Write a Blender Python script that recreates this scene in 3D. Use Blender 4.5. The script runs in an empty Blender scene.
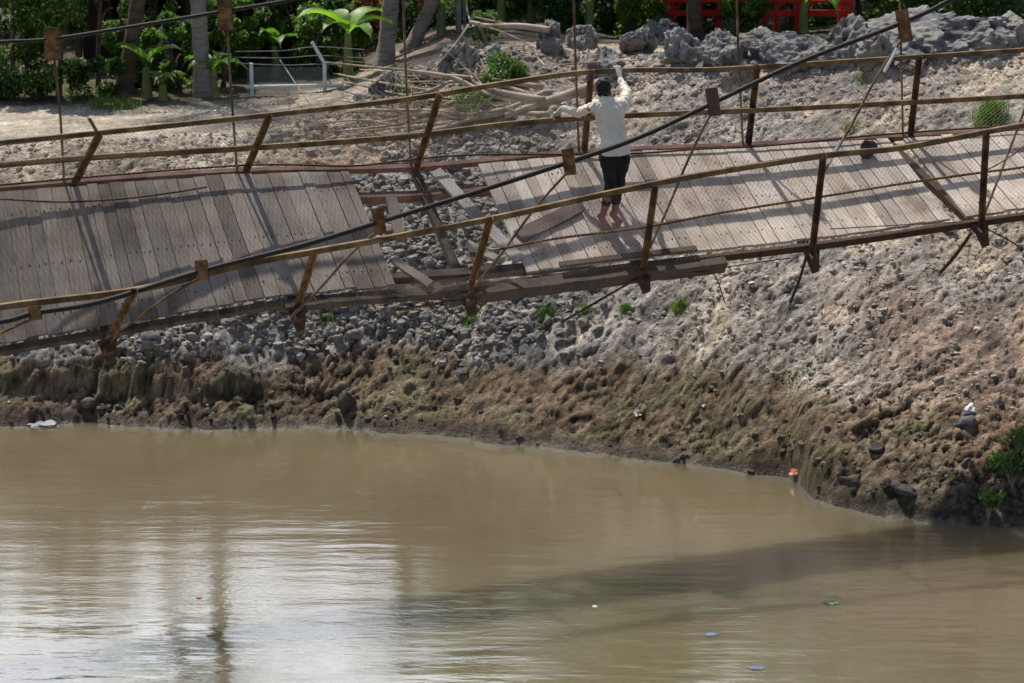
import bpy, bmesh, math, random
import numpy as np
from mathutils import Vector, Matrix
from math import radians, sin, cos, pi
random.seed(7); RNG = np.random.default_rng(11)
SC = bpy.context.scene
COL = SC.collection
# ------------------------------------------------------------------ camera frame
F = 2309.0; PITCH = radians(15.0); H = 8.6
SP, CP = sin(PITCH), cos(PITCH)
def P(px, py, d):
    """the place a surveyed point of the photograph stands, at depth d (m) from the viewpoint"""
    x = (px-512.0)/F*d; y = (341.5-py)/F*d
    return Vector((x, d*CP + y*SP, H - d*SP + y*CP))
def PZ(px, py, z):
    """same, for a point whose height above the water is known"""
    a = (341.5-py)/F
    d = (z-H)/(-SP + a*CP)
    return P(px, py, d)
# ------------------------------------------------------------------ object helpers
def tag(o, label=None, cat=None, group=None, kind=None):
    if label: o['label'] = label
    if cat: o['category'] = cat
    if group: o['group'] = group
    if kind: o['kind'] = kind
    return o
def empty(name, loc=(0,0,0), rz=0):
    o = bpy.data.objects.new(name, None); COL.objects.link(o)
    o.location = loc; o.rotation_euler = (0,0,rz); o.empty_display_size = .1
    return o
def mesh_obj(name, verts, faces, mats, parent=None, smooth=False, midx=None, cols=None):
    me = bpy.data.meshes.new(name)
    me.from_pydata([tuple(v) for v in verts], [], [tuple(f) for f in faces])
    for m in (mats if isinstance(mats, (list, tuple)) else [mats]): me.materials.append(m)
    if midx is not None: me.polygons.foreach_set('material_index', np.array(midx, dtype=np.int32))
    if smooth: me.polygons.foreach_set('use_smooth', np.ones(len(me.polygons), dtype=bool))
    if cols is not None:
        a = me.color_attributes.new('Col', 'FLOAT_COLOR', 'POINT')
        c = np.ones((len(verts), 4), dtype=np.float32); c[:, :3] = np.asarray(cols, dtype=np.float32)
        a.data.foreach_set('color', c.ravel())
    me.update()
    o = bpy.data.objects.new(name, me); COL.objects.link(o)
    if parent is not None:
        o.parent = parent
        if parent.type == 'EMPTY' or True:
            # vertices are given in world space: bring them into the parent's frame
            M = world_of(parent).inverted(); me.transform(M)
    return o
def world_of(o):
    M = Matrix.Translation(o.location) @ o.rotation_euler.to_matrix().to_4x4()
    return world_of(o.parent) @ M if o.parent else M
class MB:
    def __init__(s): s.v=[]; s.f=[]; s.m=[]; s.c=[]; s.usec=False; s.cur=0; s.col=(.5,.5,.5)
    def add(s, vs, fs):
        n=len(s.v); s.v += [tuple(v) for v in vs]; s.f += [tuple(i+n for i in f) for f in fs]
        s.m += [s.cur]*len(fs); s.c += [s.col]*len(vs)
    def box8(s, c):   # eight corners: bottom loop 4, top loop 4
        s.add(c, [(3,2,1,0),(4,5,6,7),(0,1,5,4),(1,2,6,5),(2,3,7,6),(3,0,4,7)])
    def box(s, cen, size, rot=None):
        hx,hy,hz=[q/2 for q in size]; cs=[(-hx,-hy,-hz),(hx,-hy,-hz),(hx,hy,-hz),(-hx,hy,-hz),(-hx,-hy,hz),(hx,-hy,hz),(hx,hy,hz),(-hx,hy,hz)]
        out=[]
        for c in cs:
            v=Vector(c)
            if rot is not None: v = rot @ v
            out.append(v+Vector(cen))
        s.box8(out)
    def tube(s, pts, r, n=8, cap=True, ell=None, ref=None):
        """swept tube; r: number or list; ell=(a,b) makes it a rectangular bar when n==4"""
        pts=[Vector(p) for p in pts]; k=len(pts); base=len(s.v)
        if not hasattr(r,'__len__'): r=[r]*k
        vs=[]
        refv = Vector(ref) if ref is not None else Vector((0,0,1))
        for i,p in enumerate(pts):
            t=(pts[min(i+1,k-1)]-pts[max(i-1,0)])
            if t.length<1e-9: t=Vector((0,0,1))
            t.normalize()
            rf = refv if abs(t.dot(refv.normalized()))<.97 else Vector((1,0,0))
            a=t.cross(rf).normalized(); b=a.cross(t).normalized()
            if n==4 and ell:
                for (sa,sb) in ((-1,-1),(1,-1),(1,1),(-1,1)): vs.append(p+a*sa*ell[0]/2+b*sb*ell[1]/2)
            else:
                for j in range(n):
                    an=2*pi*j/n; vs.append(p+(a*cos(an)+b*sin(an))*r[i])
        fs=[]
        for i in range(k-1):
            for j in range(n):
                fs.append((i*n+j, i*n+(j+1)%n, (i+1)*n+(j+1)%n, (i+1)*n+j))
        if cap: fs.append(tuple(range(n-1,-1,-1))); fs.append(tuple((k-1)*n+j for j in range(n)))
        s.add(vs,fs)
    def build(s, name, mats, parent=None, smooth=False):
        return mesh_obj(name, s.v, s.f, mats, parent, smooth, s.m if isinstance(mats,(list,tuple)) else None, s.c if s.usec else None)
def bev(o, w=.006, seg=2):
    m=o.modifiers.new('bevel','BEVEL'); m.width=w; m.segments=seg; m.limit_method='ANGLE'; return o
def crv(pts, n=6):
    """Catmull-Rom through pts"""
    pts=[Vector(p) for p in pts]; q=[pts[0]*2-pts[1]]+pts+[pts[-1]*2-pts[-2]]; out=[]
    for i in range(1,len(q)-2):
        a,b,c,d=q[i-1:i+3]
        for j in range(n):
            t=j/n; out.append(.5*((2*b)+(c-a)*t+(2*a-5*b+4*c-d)*t*t+(3*b-a-3*c+d)*t**3))
    out.append(pts[-1]); return out
# ------------------------------------------------------------------ numeric noise
def _h(ix,iy,iz=0,seed=0):
    h=(ix.astype(np.int64)*374761393 + iy.astype(np.int64)*668265263 + np.asarray(iz).astype(np.int64)*2147483647*3 + seed*974711) & 0x7fffffff
    h=((h ^ (h>>13))*1274126177) & 0x7fffffff; h=(h ^ (h>>16))
    h=(h*668265263) & 0x7fffffff; h^=(h>>15)
    return (h & 0xffffff)/float(0xffffff)
def vn2(x,y,seed=0):
    ix=np.floor(x); iy=np.floor(y); fx=x-ix; fy=y-iy
    fx=fx*fx*fx*(fx*(fx*6-15)+10); fy=fy*fy*fy*(fy*(fy*6-15)+10)
    a=_h(ix,iy,0,seed); b=_h(ix+1,iy,0,seed); c=_h(ix,iy+1,0,seed); d=_h(ix+1,iy+1,0,seed)
    return (a+(b-a)*fx)*(1-fy)+(c+(d-c)*fx)*fy
def fbm2(x,y,oct=4,seed=0,gain=.5):
    s=0;a=1;t=0
    for o in range(oct):
        s=s+a*vn2(x*2**o+o*17.3,y*2**o-o*9.1,seed+o); t+=a; a*=gain
    return s/t*2-1
def vn3(p,seed=0):
    i=np.floor(p); f=p-i; f=f*f*(3-2*f); x,y,z=i[:,0],i[:,1],i[:,2]; r=0
    for dx in (0,1):
        for dy in (0,1):
            for dz in (0,1):
                w=(f[:,0] if dx else 1-f[:,0])*(f[:,1] if dy else 1-f[:,1])*(f[:,2] if dz else 1-f[:,2])
                r=r+w*_h(x+dx,y+dy,z+dz,seed)
    return r*2-1
def fbm3(p,oct=4,seed=0):
    s=0;a=1
    for o in range(oct): s=s+a*vn3(p*2**o+o*7.7,seed+o); a*=.5
    return s
def worley2(x,y,seed=0):
    ix=np.floor(x); iy=np.floor(y); f1=np.full(x.shape,9.); f2=np.full(x.shape,9.); cid=np.zeros(x.shape)
    for dx in (-1,0,1):
        for dy in (-1,0,1):
            cx=ix+dx; cy=iy+dy
            px=cx+_h(cx,cy,1,seed); py=cy+_h(cx,cy,2,seed); d=np.sqrt((px-x)**2+(py-y)**2)
            m=d<f1; f2=np.where(m,f1,np.minimum(f2,d)); cid=np.where(m,_h(cx,cy,3,seed),cid); f1=np.where(m,d,f1)
    return f1,f2,cid
def facets(x,y,seed=0):
    """broken clay: every cell is a tilted flat chip"""
    ix=np.floor(x); iy=np.floor(y); f1=np.full(x.shape,9.); h=np.zeros(x.shape)
    for dx in (-1,0,1):
        for dy in (-1,0,1):
            cx=ix+dx; cy=iy+dy; px=cx+_h(cx,cy,1,seed)-x; py=cy+_h(cx,cy,2,seed)-y; d=px*px+py*py
            m=d<f1; hv=(_h(cx,cy,3,seed)-.5)+1.3*(px*(_h(cx,cy,4,seed)-.5)+py*(_h(cx,cy,5,seed)-.35)); h=np.where(m,hv,h); f1=np.where(m,d,f1)
    return h
def sst(a,b,x): t=np.clip((x-a)/(b-a),0,1); return t*t*(3-2*t)
# ------------------------------------------------------------------ materials
def mat(name):
    m=bpy.data.materials.new(name); m.use_nodes=True; nt=m.node_tree
    b=nt.nodes['Principled BSDF']; return m,nt,b
def N(nt,t,**kw):
    n=nt.nodes.new(t)
    for k,v in kw.items():
        if k in n.inputs: n.inputs[k].default_value=v
        else: setattr(n,k,v)
    return n
def ramp(nt,fac,stops):
    r=nt.nodes.new('ShaderNodeValToRGB'); e=r.color_ramp.elements
    while len(e)<len(stops): e.new(.5)
    for i,(p,c) in enumerate(stops): e[i].position=p; e[i].color=(*c,1)
    nt.links.new(fac,r.inputs[0]); return r.outputs[0]
def noise(nt,scale,detail=5,rough=.6,coord=None,vec=None,stretch=None):
    n=N(nt,'ShaderNodeTexNoise',Scale=scale,Detail=detail,Roughness=rough)
    tc=nt.nodes.new('ShaderNodeTexCoord'); src=tc.outputs[coord or 'Object']
    if stretch:
        mp=nt.nodes.new('ShaderNodeMapping'); mp.inputs['Scale'].default_value=stretch
        if len(stretch)==3: nt.links.new(src,mp.inputs[0]); src=mp.outputs[0]
    nt.links.new(vec if vec else src,n.inputs['Vector']); return n.outputs[0]
def mixc(nt,fac,a,b,mode='MIX'):
    m=nt.nodes.new('ShaderNodeMix'); m.data_type='RGBA'; m.blend_type=mode
    for s,v in ((0,fac),(6,a),(7,b)):
        if hasattr(v,'is_output'): nt.links.new(v,m.inputs[s])
        else: m.inputs[s].default_value = v if s==0 else (*v,1)
    return m.outputs[2]
def bump(nt,b,h,strength=.5,dist=.01,normal=None):
    n=N(nt,'ShaderNodeBump',Strength=strength,Distance=dist); nt.links.new(h,n.inputs['Height'])
    if normal: nt.links.new(normal,n.inputs['Normal'])
    if b: nt.links.new(n.outputs[0],b.inputs['Normal'])
    return n.outputs[0]
def simple(name,c1,c2,scale=8,rough=.8,bs=.4,bd=.005,metal=0,stretch=None,c3=None,spec=.3,detail=6):
    m,nt,b=mat(name); n=noise(nt,scale*.5,detail,.65,stretch=stretch)
    st=[(.3,c1),(.7,c2)] if c3 is None else [(.3,c1),(.46,c2),(.62,c3)]
    nt.links.new(ramp(nt,n,st),b.inputs['Base Color']); b.inputs['Roughness'].default_value=rough
    b.inputs['Metallic'].default_value=metal; b.inputs['Specular IOR Level'].default_value=spec
    bump(nt,b,noise(nt,scale*4,5,.7,stretch=stretch),bs,bd); return m
def attrmat(name,rough=.9,spec=.2,nscale=30,amt=.5,bs=.6,bd=.01,transl=0,nscale2=None):
    m,nt,b=mat(name); a=N(nt,'ShaderNodeAttribute',attribute_name='Col')
    n=noise(nt,nscale,6,.7); v=ramp(nt,n,[(.25,(1-amt,)*3),(.75,(1+amt*.6,)*3)])
    c=mixc(nt,1.0,a.outputs[0],v,'MULTIPLY'); nt.links.new(c,b.inputs['Base Color'])
    b.inputs['Roughness'].default_value=rough; b.inputs['Specular IOR Level'].default_value=spec
    if bs: bump(nt,b,noise(nt,nscale2 or nscale*1.7,6,.7),bs,bd)
    if transl:
        t=N(nt,'ShaderNodeBsdfTranslucent'); g=mixc(nt,1.0,c,(1.25,1.5,.6),'MULTIPLY'); nt.links.new(g,t.inputs[0])
        mx=nt.nodes.new('ShaderNodeMixShader'); mx.inputs[0].default_value=transl
        nt.links.new(b.outputs[0],mx.inputs[1]); nt.links.new(t.outputs[0],mx.inputs[2])
        nt.links.new(mx.outputs[0],nt.nodes['Material Output'].inputs[0])
    return m
M={}
M['rust']=simple('rusty_steel',(.035,.017,.010),(.085,.04,.018),14,.8,.5,.003,.2,c3=(.20,.10,.04))
M['rust_light']=simple('rusty_yellow_steel',(.055,.032,.018),(.125,.077,.036),9,.75,.4,.003,.1,c3=(.25,.165,.075))
M['rust_dark']=simple('dark_rusty_steel',(.02,.013,.010),(.09,.05,.03),12,.7,.4,.003,.3,c3=(.05,.03,.02))
M['rust_red']=simple('red_brown_steel',(.08,.045,.036),(.13,.072,.058),8,.8,.4,.003,.1,c3=(.21,.125,.10))
M['plate']=simple('rusty_plate',(.05,.026,.013),(.13,.066,.026),16,.85,.5,.002,.1,c3=(.27,.155,.055))
M['cable']=simple('dark_wire_rope',(.012,.011,.010),(.05,.045,.04),60,.6,.8,.003,.4)
M['wire']=simple('netting_wire',(.16,.12,.08),(.36,.30,.24),10,.6,.0,.001,.3)
M['beam_wood']=simple('weathered_beam_wood',(.018,.014,.011),(.11,.085,.065),5,.9,.7,.006,stretch=(1,1,1),c3=(.065,.048,.036))
M['bark']=simple('palm_bark',(.10,.085,.075),(.34,.30,.27),5,.95,.8,.02,stretch=(1,1,6),c3=(.2,.17,.15))
M['bark_dark']=simple('dark_bark',(.05,.035,.025),(.2,.14,.10),6,.95,.8,.02,stretch=(1,1,3))
M['deadwood']=simple('bare_dry_wood',(.15,.11,.08),(.34,.27,.20),6,.9,.6,.006,c3=(.50,.42,.33))
M['foliage']=attrmat('foliage',.45,.5,3,.4,0,transl=.5)
M['grass']=attrmat('grass_blades',.6,.3,3,.3,0,transl=.35)
M['rock']=attrmat('grey_clay_rock',.95,.12,14,.35,.9,.03,nscale2=20)
M['white_metal']=simple('white_painted_steel',(.62,.64,.66),(.8,.8,.8),10,.5,.1,.001)
M['red_paint']=simple('red_painted_steel',(.55,.015,.012),(.72,.03,.02),8,.45,.1,.001)
M['grey_sheet']=simple('grey_sheet_metal',(.16,.17,.18),(.34,.36,.37),4,.6,.2,.004)
M['hut_wall']=simple('dark_board_wall',(.018,.013,.012),(.06,.045,.04),3,.9,.4,.01,stretch=(6,1,1))
M['hut_roof']=simple('purple_brown_roof',(.035,.024,.027),(.085,.06,.06),5,.8,.4,.01)
M['dark']=simple('dark_opening',(.006,.006,.006),(.015,.013,.012),3,.9,0)
M['shirt']=simple('cream_cotton',(.62,.58,.48),(.78,.74,.64),5,.95,.25,.004)
M['trousers']=simple('black_trousers',(.010,.010,.011),(.035,.033,.035),12,.9,.4,.004)
M['skin']=simple('weathered_skin',(.25,.085,.065),(.38,.16,.12),9,.6,.15,.002)
M['glove']=simple('white_work_glove',(.40,.35,.30),(.62,.58,.53),20,.95,.4,.003)
M['hair']=simple('black_hair',(.006,.005,.005),(.022,.018,.016),60,.45,.9,.006)
M['white_bag']=simple('white_plastic_bag',(.55,.55,.56),(.8,.8,.8),9,.4,.6,.02)
M['dark_cloth']=simple('dark_rag',(.02,.02,.025),(.09,.09,.1),9,.9,.6,.02)
M['pink']=simple('pink_concrete',(.5,.38,.34),(.7,.58,.53),9,.9,.4,.01)
M['orange_pl']=simple('red_orange_plastic',(.36,.09,.05),(.5,.15,.08),9,.4,.2,.004)
M['green_pl']=simple('green_plastic',(.13,.20,.13),(.2,.28,.2),9,.4,.2,.004)
M['blue_pl']=simple('blue_plastic',(.09,.13,.18),(.14,.2,.27),9,.4,.2,.004)
M['hose']=simple('pale_hose',(.55,.54,.5),(.72,.7,.66),9,.6,.1,.002)
def plank_material():
    m,nt,b=mat('weathered_planks')
    a=N(nt,'ShaderNodeAttribute',attribute_name='Col')
    g=N(nt,'ShaderNodeAttribute',attribute_name='grain')
    mp=nt.nodes.new('ShaderNodeMapping'); mp.inputs['Scale'].default_value=(60,3,60); nt.links.new(g.outputs['Vector'],mp.inputs[0])
    n=N(nt,'ShaderNodeTexNoise',Scale=1,Detail=6,Roughness=.7); nt.links.new(mp.outputs[0],n.inputs['Vector'])
    v=ramp(nt,n.outputs[0],[(.3,(.80,.78,.76)),(.7,(1.14,1.13,1.12))])
    n2=noise(nt,2.2,5,.6); v2=ramp(nt,n2,[(.3,(.55,.50,.47)),(.5,(.95,.93,.92)),(.7,(1.2,1.2,1.2))])
    c=mixc(nt,1,mixc(nt,1,a.outputs[0],v,'MULTIPLY'),v2,'MULTIPLY')
    nt.links.new(c,b.inputs['Base Color']); b.inputs['Roughness'].default_value=.85; b.inputs['Specular IOR Level'].default_value=.25
    bump(nt,b,n.outputs[0],.5,.004); return m
M['plank']=plank_material()
# ------------------------------------------------------------------ TERRAIN
wl=[(-2600,445),(-300,424),(0,427),(90,424),(200,428),(300,427),(370,430),(430,437),(520,443),(600,453),(700,466),(780,475),(798,483),(815,499),(845,510),(885,516),(950,522),(1024,526),(1200,548),(1600,600),(2600,690)]
WX=[];WY=[]
for a,b_ in wl:
    q=PZ(a,b_,0); WX.append(q.x); WY.append(q.y)
cr=[(-2600,135,3.0),(-200,143,3.0),(0,143,3.0),(150,142,3.0),(260,138,3.02),(330,120,3.15),(390,92,3.45),(440,66,3.75),(500,52,3.95),(600,52,4.0),(700,54,4.05),(800,52,4.15),(900,44,4.3),(1024,38,4.45),(1500,30,4.6),(2600,20,4.8)]
CX=[];CY=[];CZ=[]
for a,b_,z in cr:
    q=PZ(a,b_,z); CX.append(q.x); CY.append(q.y); CZ.append(z)
def base_h(X,Y):
    wig=.12*fbm2(X*1.1,X*0+3,3,5)+.05*fbm2(X*5,X*0+7,2,6)
    yt=np.interp(X,WX,WY)+wig; ys=sum(np.interp(X+q,WX,WY) for q in (-1.6,-1.2,-.8,-.4,0,.4,.8,1.2,1.6))/9+wig
    bl=1-sst(.1,1.7,Y-ys); yw=ys+(yt-ys)*bl; yc=np.interp(X,CX,CY); zc=np.interp(X,CX,CZ)
    s=(Y-yw)/(yc-yw)
    left=1-sst(-1.5,2.5,X)
    pl=np.interp(s,[-.6,-.05,0,.02,.10,.20,.34,.55,.8,1.0],[-.5,-.05,0,.035,.12,.27,.46,.67,.88,1.0])
    pr=np.interp(s,[-.6,-.05,0,.01,.06,.15,.34,.6,.85,1.0],[-.5,-.04,0,.025,.09,.20,.42,.68,.90,1.0])
    p=pl*left+pr*(1-left)
    z=p*zc
    over=np.maximum(Y-yc,0)
    z=np.where(s>1, zc + left*over*.01 - (1-left)*np.minimum(over,6)*.09, z)
    return z,s,left
def terr(X,Y):
    z,s,left=base_h(X,Y)
    on=sst(-.02,.04,s); bank=on*(1-sst(.96,1.25,s))
    z=z+bank*(.13*fbm2(X*.7,Y*.7,3,21))
    # diagonal rills left by the digger, on the lower slope
    a=.38; u=X*cos(a)+Y*sin(a); v=-X*sin(a)+Y*cos(a)
    low=sst(-.01,.05,s)*(1-sst(.40,.62,s)); d=0*X
    r=1-np.abs(fbm2(u*.9,v*3.2,4,33)); d=d+low*(.05*(r-.72))
    r2=1-np.abs(fbm2(u*2.2+.6*fbm2(X*2,Y*2,2,4),v*4.2+.4*fbm2(X*3,Y*3,2,5),4,36)); d=d+on*(1-sst(.9,1.1,s))*(.035+.03*(1-sst(.2,.3,s)))*(r2-.75)
    r3=1-np.abs(fbm2(X*8+v,Y*11,4,37)); d=d+on*(1-sst(.95,1.1,s))*((.022+.015*(1-sst(.2,.3,s)))*(r3-.75))
    wx=.3*fbm2(X*3,Y*3,3,91); wy=.3*fbm2(X*3,Y*3,3,92); lm=.75+.5*(1-sst(.2,.4,s)); fm=on*(1-sst(.98,1.2,s))*(.5+.6*sst(-.3,.3,fbm2(X*.9,Y*.9,2,93)))*lm
    d=d+fm*(.022*facets(u*2.0+wx,v*4.4+wy,94)+.023*facets(u*5.5+wx*2,v*10+wy*2,95)+.021*facets(u*12+wx*3,v*18+wy*3,96)+.014*facets(X*26,Y*28,97))
    # slumped ledge at the left
    led=(1-sst(-3.6,-2.6,X))*sst(.09,.11,s+.015*fbm2(X*2,Y*0,3,8))*(1-sst(.11,.30,s)); z=z+led*.17
    # clods
    clod=bank*(.55+.45*sst(-.3,.3,fbm2(X*.8,Y*.8,2,51)))*(sst(.15,.35,s)*.8+.2)
    for sc_,am,sd in ((.34,.016,61),(.15,.014,62),(.075,.013,63)):
        w=fbm2(X*2.5,Y*2.5,2,sd+5)*.35
        f1,f2,ci=worley2(X/sc_+w,Y/sc_-w,sd); d=d+clod*am*(np.sqrt(np.clip(1-(f1/.72)**2,0,1))*(.35+.9*ci)-.35)
    z=z+on*(.03*fbm2(X*4,Y*4,4,71)*(.4+bank)); d=d+on*.014*fbm2(X*17,Y*19,3,73)
    terr.d=d; terr.lean=bank*.62
    return z,s,left,bank,low
# one ground sheet: fine where the photograph looks, coarse to the horizon
def axis(lo,hi,step,far,k=26):
    mid=np.arange(lo,hi,step); g=np.geomspace(.3,far,k)
    return np.concatenate([lo-g[::-1],mid,hi+g])
gx=axis(-8.2,8.2,.027,900); gy=np.concatenate([[-40,-10,5,15,20,22],np.arange(23.2,38.0,.027),38.0+np.geomspace(.15,1500,46)])
GX,GY=np.meshgrid(gx,gy); GZ,GS,GL,GB,GLow=terr(GX,GY)
GD=terr.d; GLE=terr.lean*np.clip(sst(0,.06,GS),0,1)
GZB=GZ; GZ=GZ+GD*.9
GZ=np.where(GS<-.02,np.minimum(GZ,-.04),GZ); GZ=np.maximum(GZ,-2.0)
def ground_z(x,y):
    i=int(np.clip(np.searchsorted(gx,x)-1,0,len(gx)-2)); j=int(np.clip(np.searchsorted(gy,y)-1,0,len(gy)-2))
    tx=(x-gx[i])/(gx[i+1]-gx[i]); ty=(y-gy[j])/(gy[j+1]-gy[j])
    return float((GZ[j,i]*(1-tx)+GZ[j,i+1]*tx)*(1-ty)+(GZ[j+1,i]*(1-tx)+GZ[j+1,i+1]*tx)*ty)
def G(px,py,dmin=20,dmax=60):
    """first ground point met on the sight line through (px, py)"""
    d=dmin
    while d<dmax:
        q=P(px,py,d)
        if q.z<=ground_z(q.x,q.y): return q
        d+=.04
    return P(px,py,dmax)
def terrain():
    X,Y,Z,s=GX,GY,GZ,GS
    YD=Y-GD*GLE; ZD=np.where(GS>0,np.maximum(GZB+GD*(1-.3*GLE),-.05),Z)
    c=np.zeros(X.shape+(3,))
    def C(*a): return np.array(a)
    n1=fbm2(X*.6,Y*.6,4,81)[...,None]; n2=fbm2(X*2.3,Y*2.3,4,82)[...,None]; n3=fbm2(X*9,Y*9,3,83)[...,None]
    S=(s+.07*fbm2(X*1.3,Y*1.3,3,84)+.02*fbm2(X*6,Y*6,2,85))[...,None]; Xn=X[...,None]
    tan=C(.48,.405,.325); grey=C(.36,.335,.31); rose=C(.46,.37,.285); brown=C(.235,.172,.118); olive=C(.17,.14,.092); red=C(.31,.195,.135); dark=C(.065,.052,.038)
    up=tan*(1-sst(-.2,.35,n1))+grey*sst(-.2,.35,n1)
    up=up*(1-.7*sst(.1,.4,n2-.3*n1))+rose*.7*sst(.1,.4,n2-.3*n1)
    lo=brown*(1-sst(-.25,.3,n2))+olive*sst(-.25,.3,n2)
    Zm=Z[...,None]+.22*n1+.16*n2
    bt=.12*GL[...,None]; m=sst(.80-bt,1.12-bt,Zm); c=lo*(1-m)+up*m
    # clay-grey rubble band over the lower cut on the left half
    gb=(1-sst(-.3,1.4,Xn+n2))*sst(.70,.95,Zm)*(1-sst(.60,.74,S)); c=c*(1-.85*gb)+C(.235,.225,.22)*.85*gb
    # red earth on the right
    rr=sst(3.9,5.6,Xn+1.6*n1)*sst(.06,.14,S)*(1-sst(.30,.44,S)); c=c*(1-.6*rr)+red*.6*rr
    # dry terrace at the left behind the crest
    tr=sst(.93,1.0,S)*(1-sst(-3.3,-2.3,Xn+.5*n2)); c=c*(1-tr)+C(.50,.44,.365)*tr
    bk=np.maximum(sst(1.7,2.0,S)*GL[...,None],sst(1.1,1.35,S)*(1-GL[...,None])); c=c*(1-.9*bk)+C(.085,.075,.045)*.9*bk
    md=np.exp(-((Xn+.7)/1.5)**2)*sst(.74,.86,S); c=c*(1-.7*md)+C(.21,.165,.125)*.7*md
    # damp foot of the bank
    Zn=Z[...,None]; wet=1-sst(.03,.30+.2*sst(2.5,4,Xn),Zn+.10*n2+.05*n3); c=c*(1-.72*wet)+dark*.72*wet
    fr=(1-sst(.015,.055,Zn+.02*n3))*sst(-.35,.15,n2+.5*n3); c=c*(1-.5*fr)+C(.30,.275,.24)*.5*fr  # pale broken fringe: sheen of wet mud put into the colour
    aa=.38; uu=X*cos(aa)+Y*sin(aa); vv=-X*sin(aa)+Y*cos(aa)
    st=fbm2(uu*1.1,vv*7+.8*fbm2(X*2,Y*2,2,7),4,88)[...,None]; c=c*(1+.38*st*sst(.0,.08,S))
    mo=sst(.1,.45,fbm2(X*1.7,Y*2.6,4,89))[...,None]*(1-m)*sst(.08,.3,Zn); c=c*(1-.5*mo)+C(.115,.125,.055)*.5*mo
    dk2=sst(.12,.5,fbm2(X*2.4,Y*5.5+Z*3,4,99))[...,None]*(1-m)*(1-sst(.35,.8,Zn)); c=c*(1-.62*dk2)  # dark cavities painted by noise: shade of hollows put into the colour
    c=c*(1+.30*n3)*(.80+.5*sst(-.5,.6,n2))
    # crevice shade put into the colour: fissures darkened, raised tops lightened
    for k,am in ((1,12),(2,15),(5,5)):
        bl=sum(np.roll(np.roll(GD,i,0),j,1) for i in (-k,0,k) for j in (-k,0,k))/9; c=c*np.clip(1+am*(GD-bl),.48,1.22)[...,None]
    lf=np.exp(-(((X+2.75)/.75)**2+((Y-31.4)/.55)**2))*sst(-.2,.3,n3[...,0]+n2[...,0]); c=c*(1-.7*lf[...,None])+C(.36,.15,.06)*.7*lf[...,None]
    c=np.clip(c,.01,.8)
    ny,nx=X.shape; v=np.stack([X,YD,ZD],-1).reshape(-1,3)
    idx=np.arange(nx*ny).reshape(ny,nx); f=np.stack([idx[:-1,:-1],idx[:-1,1:],idx[1:,1:],idx[1:,:-1]],-1).reshape(-1,4)
    me=bpy.data.meshes.new('river_bank'); me.vertices.add(len(v)); me.vertices.foreach_set('co',v.ravel().astype(np.float32))
    me.loops.add(f.size); me.loops.foreach_set('vertex_index',f.ravel().astype(np.int32))
    me.polygons.add(len(f)); me.polygons.foreach_set('loop_start',np.arange(0,f.size,4,dtype=np.int32)); me.polygons.foreach_set('loop_total',np.full(len(f),4,dtype=np.int32))
    me.update(calc_edges=True)
    me.polygons.foreach_set('use_smooth',np.ones(len(f),dtype=bool))
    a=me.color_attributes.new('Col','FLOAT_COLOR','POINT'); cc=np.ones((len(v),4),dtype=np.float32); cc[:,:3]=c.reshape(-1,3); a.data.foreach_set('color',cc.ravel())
    w=me.attributes.new('wet','FLOAT','POINT'); w.data.foreach_set('value',np.clip(1-sst(.02,.16,Z+.03*fbm2(X*3,Y*3,2,3)),0,1).ravel().astype(np.float32))
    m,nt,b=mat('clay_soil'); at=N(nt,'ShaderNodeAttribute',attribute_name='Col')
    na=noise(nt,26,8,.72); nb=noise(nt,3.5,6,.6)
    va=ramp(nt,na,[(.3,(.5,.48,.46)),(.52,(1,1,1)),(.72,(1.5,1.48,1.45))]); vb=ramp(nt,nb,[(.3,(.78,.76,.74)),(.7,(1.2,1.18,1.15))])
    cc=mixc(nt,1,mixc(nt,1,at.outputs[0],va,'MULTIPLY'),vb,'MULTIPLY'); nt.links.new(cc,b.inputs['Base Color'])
    wt=N(nt,'ShaderNodeAttribute',attribute_name='wet'); rg=N(nt,'ShaderNodeMapRange'); rg.inputs[3].default_value=.95; rg.inputs[4].default_value=.38
    nt.links.new(wt.outputs['Fac'],rg.inputs[0]); nt.links.new(rg.outputs[0],b.inputs['Roughness']); b.inputs['Specular IOR Level'].default_value=.25
    vo=N(nt,'ShaderNodeTexVoronoi',Scale=24.); tc=nt.nodes.new('ShaderNodeTexCoord'); nt.links.new(tc.outputs['Object'],vo.inputs['Vector'])
    b1=bump(nt,None,vo.outputs[0],.5,.02); bump(nt,b,na,1.0,.05,b1)
    me.materials.append(m)
    o=bpy.data.objects.new('river_bank',me); COL.objects.link(o); tag(o,'bare dug clay river bank, pale above and brown at the foot','river bank',kind='structure')
terrain()
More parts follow.
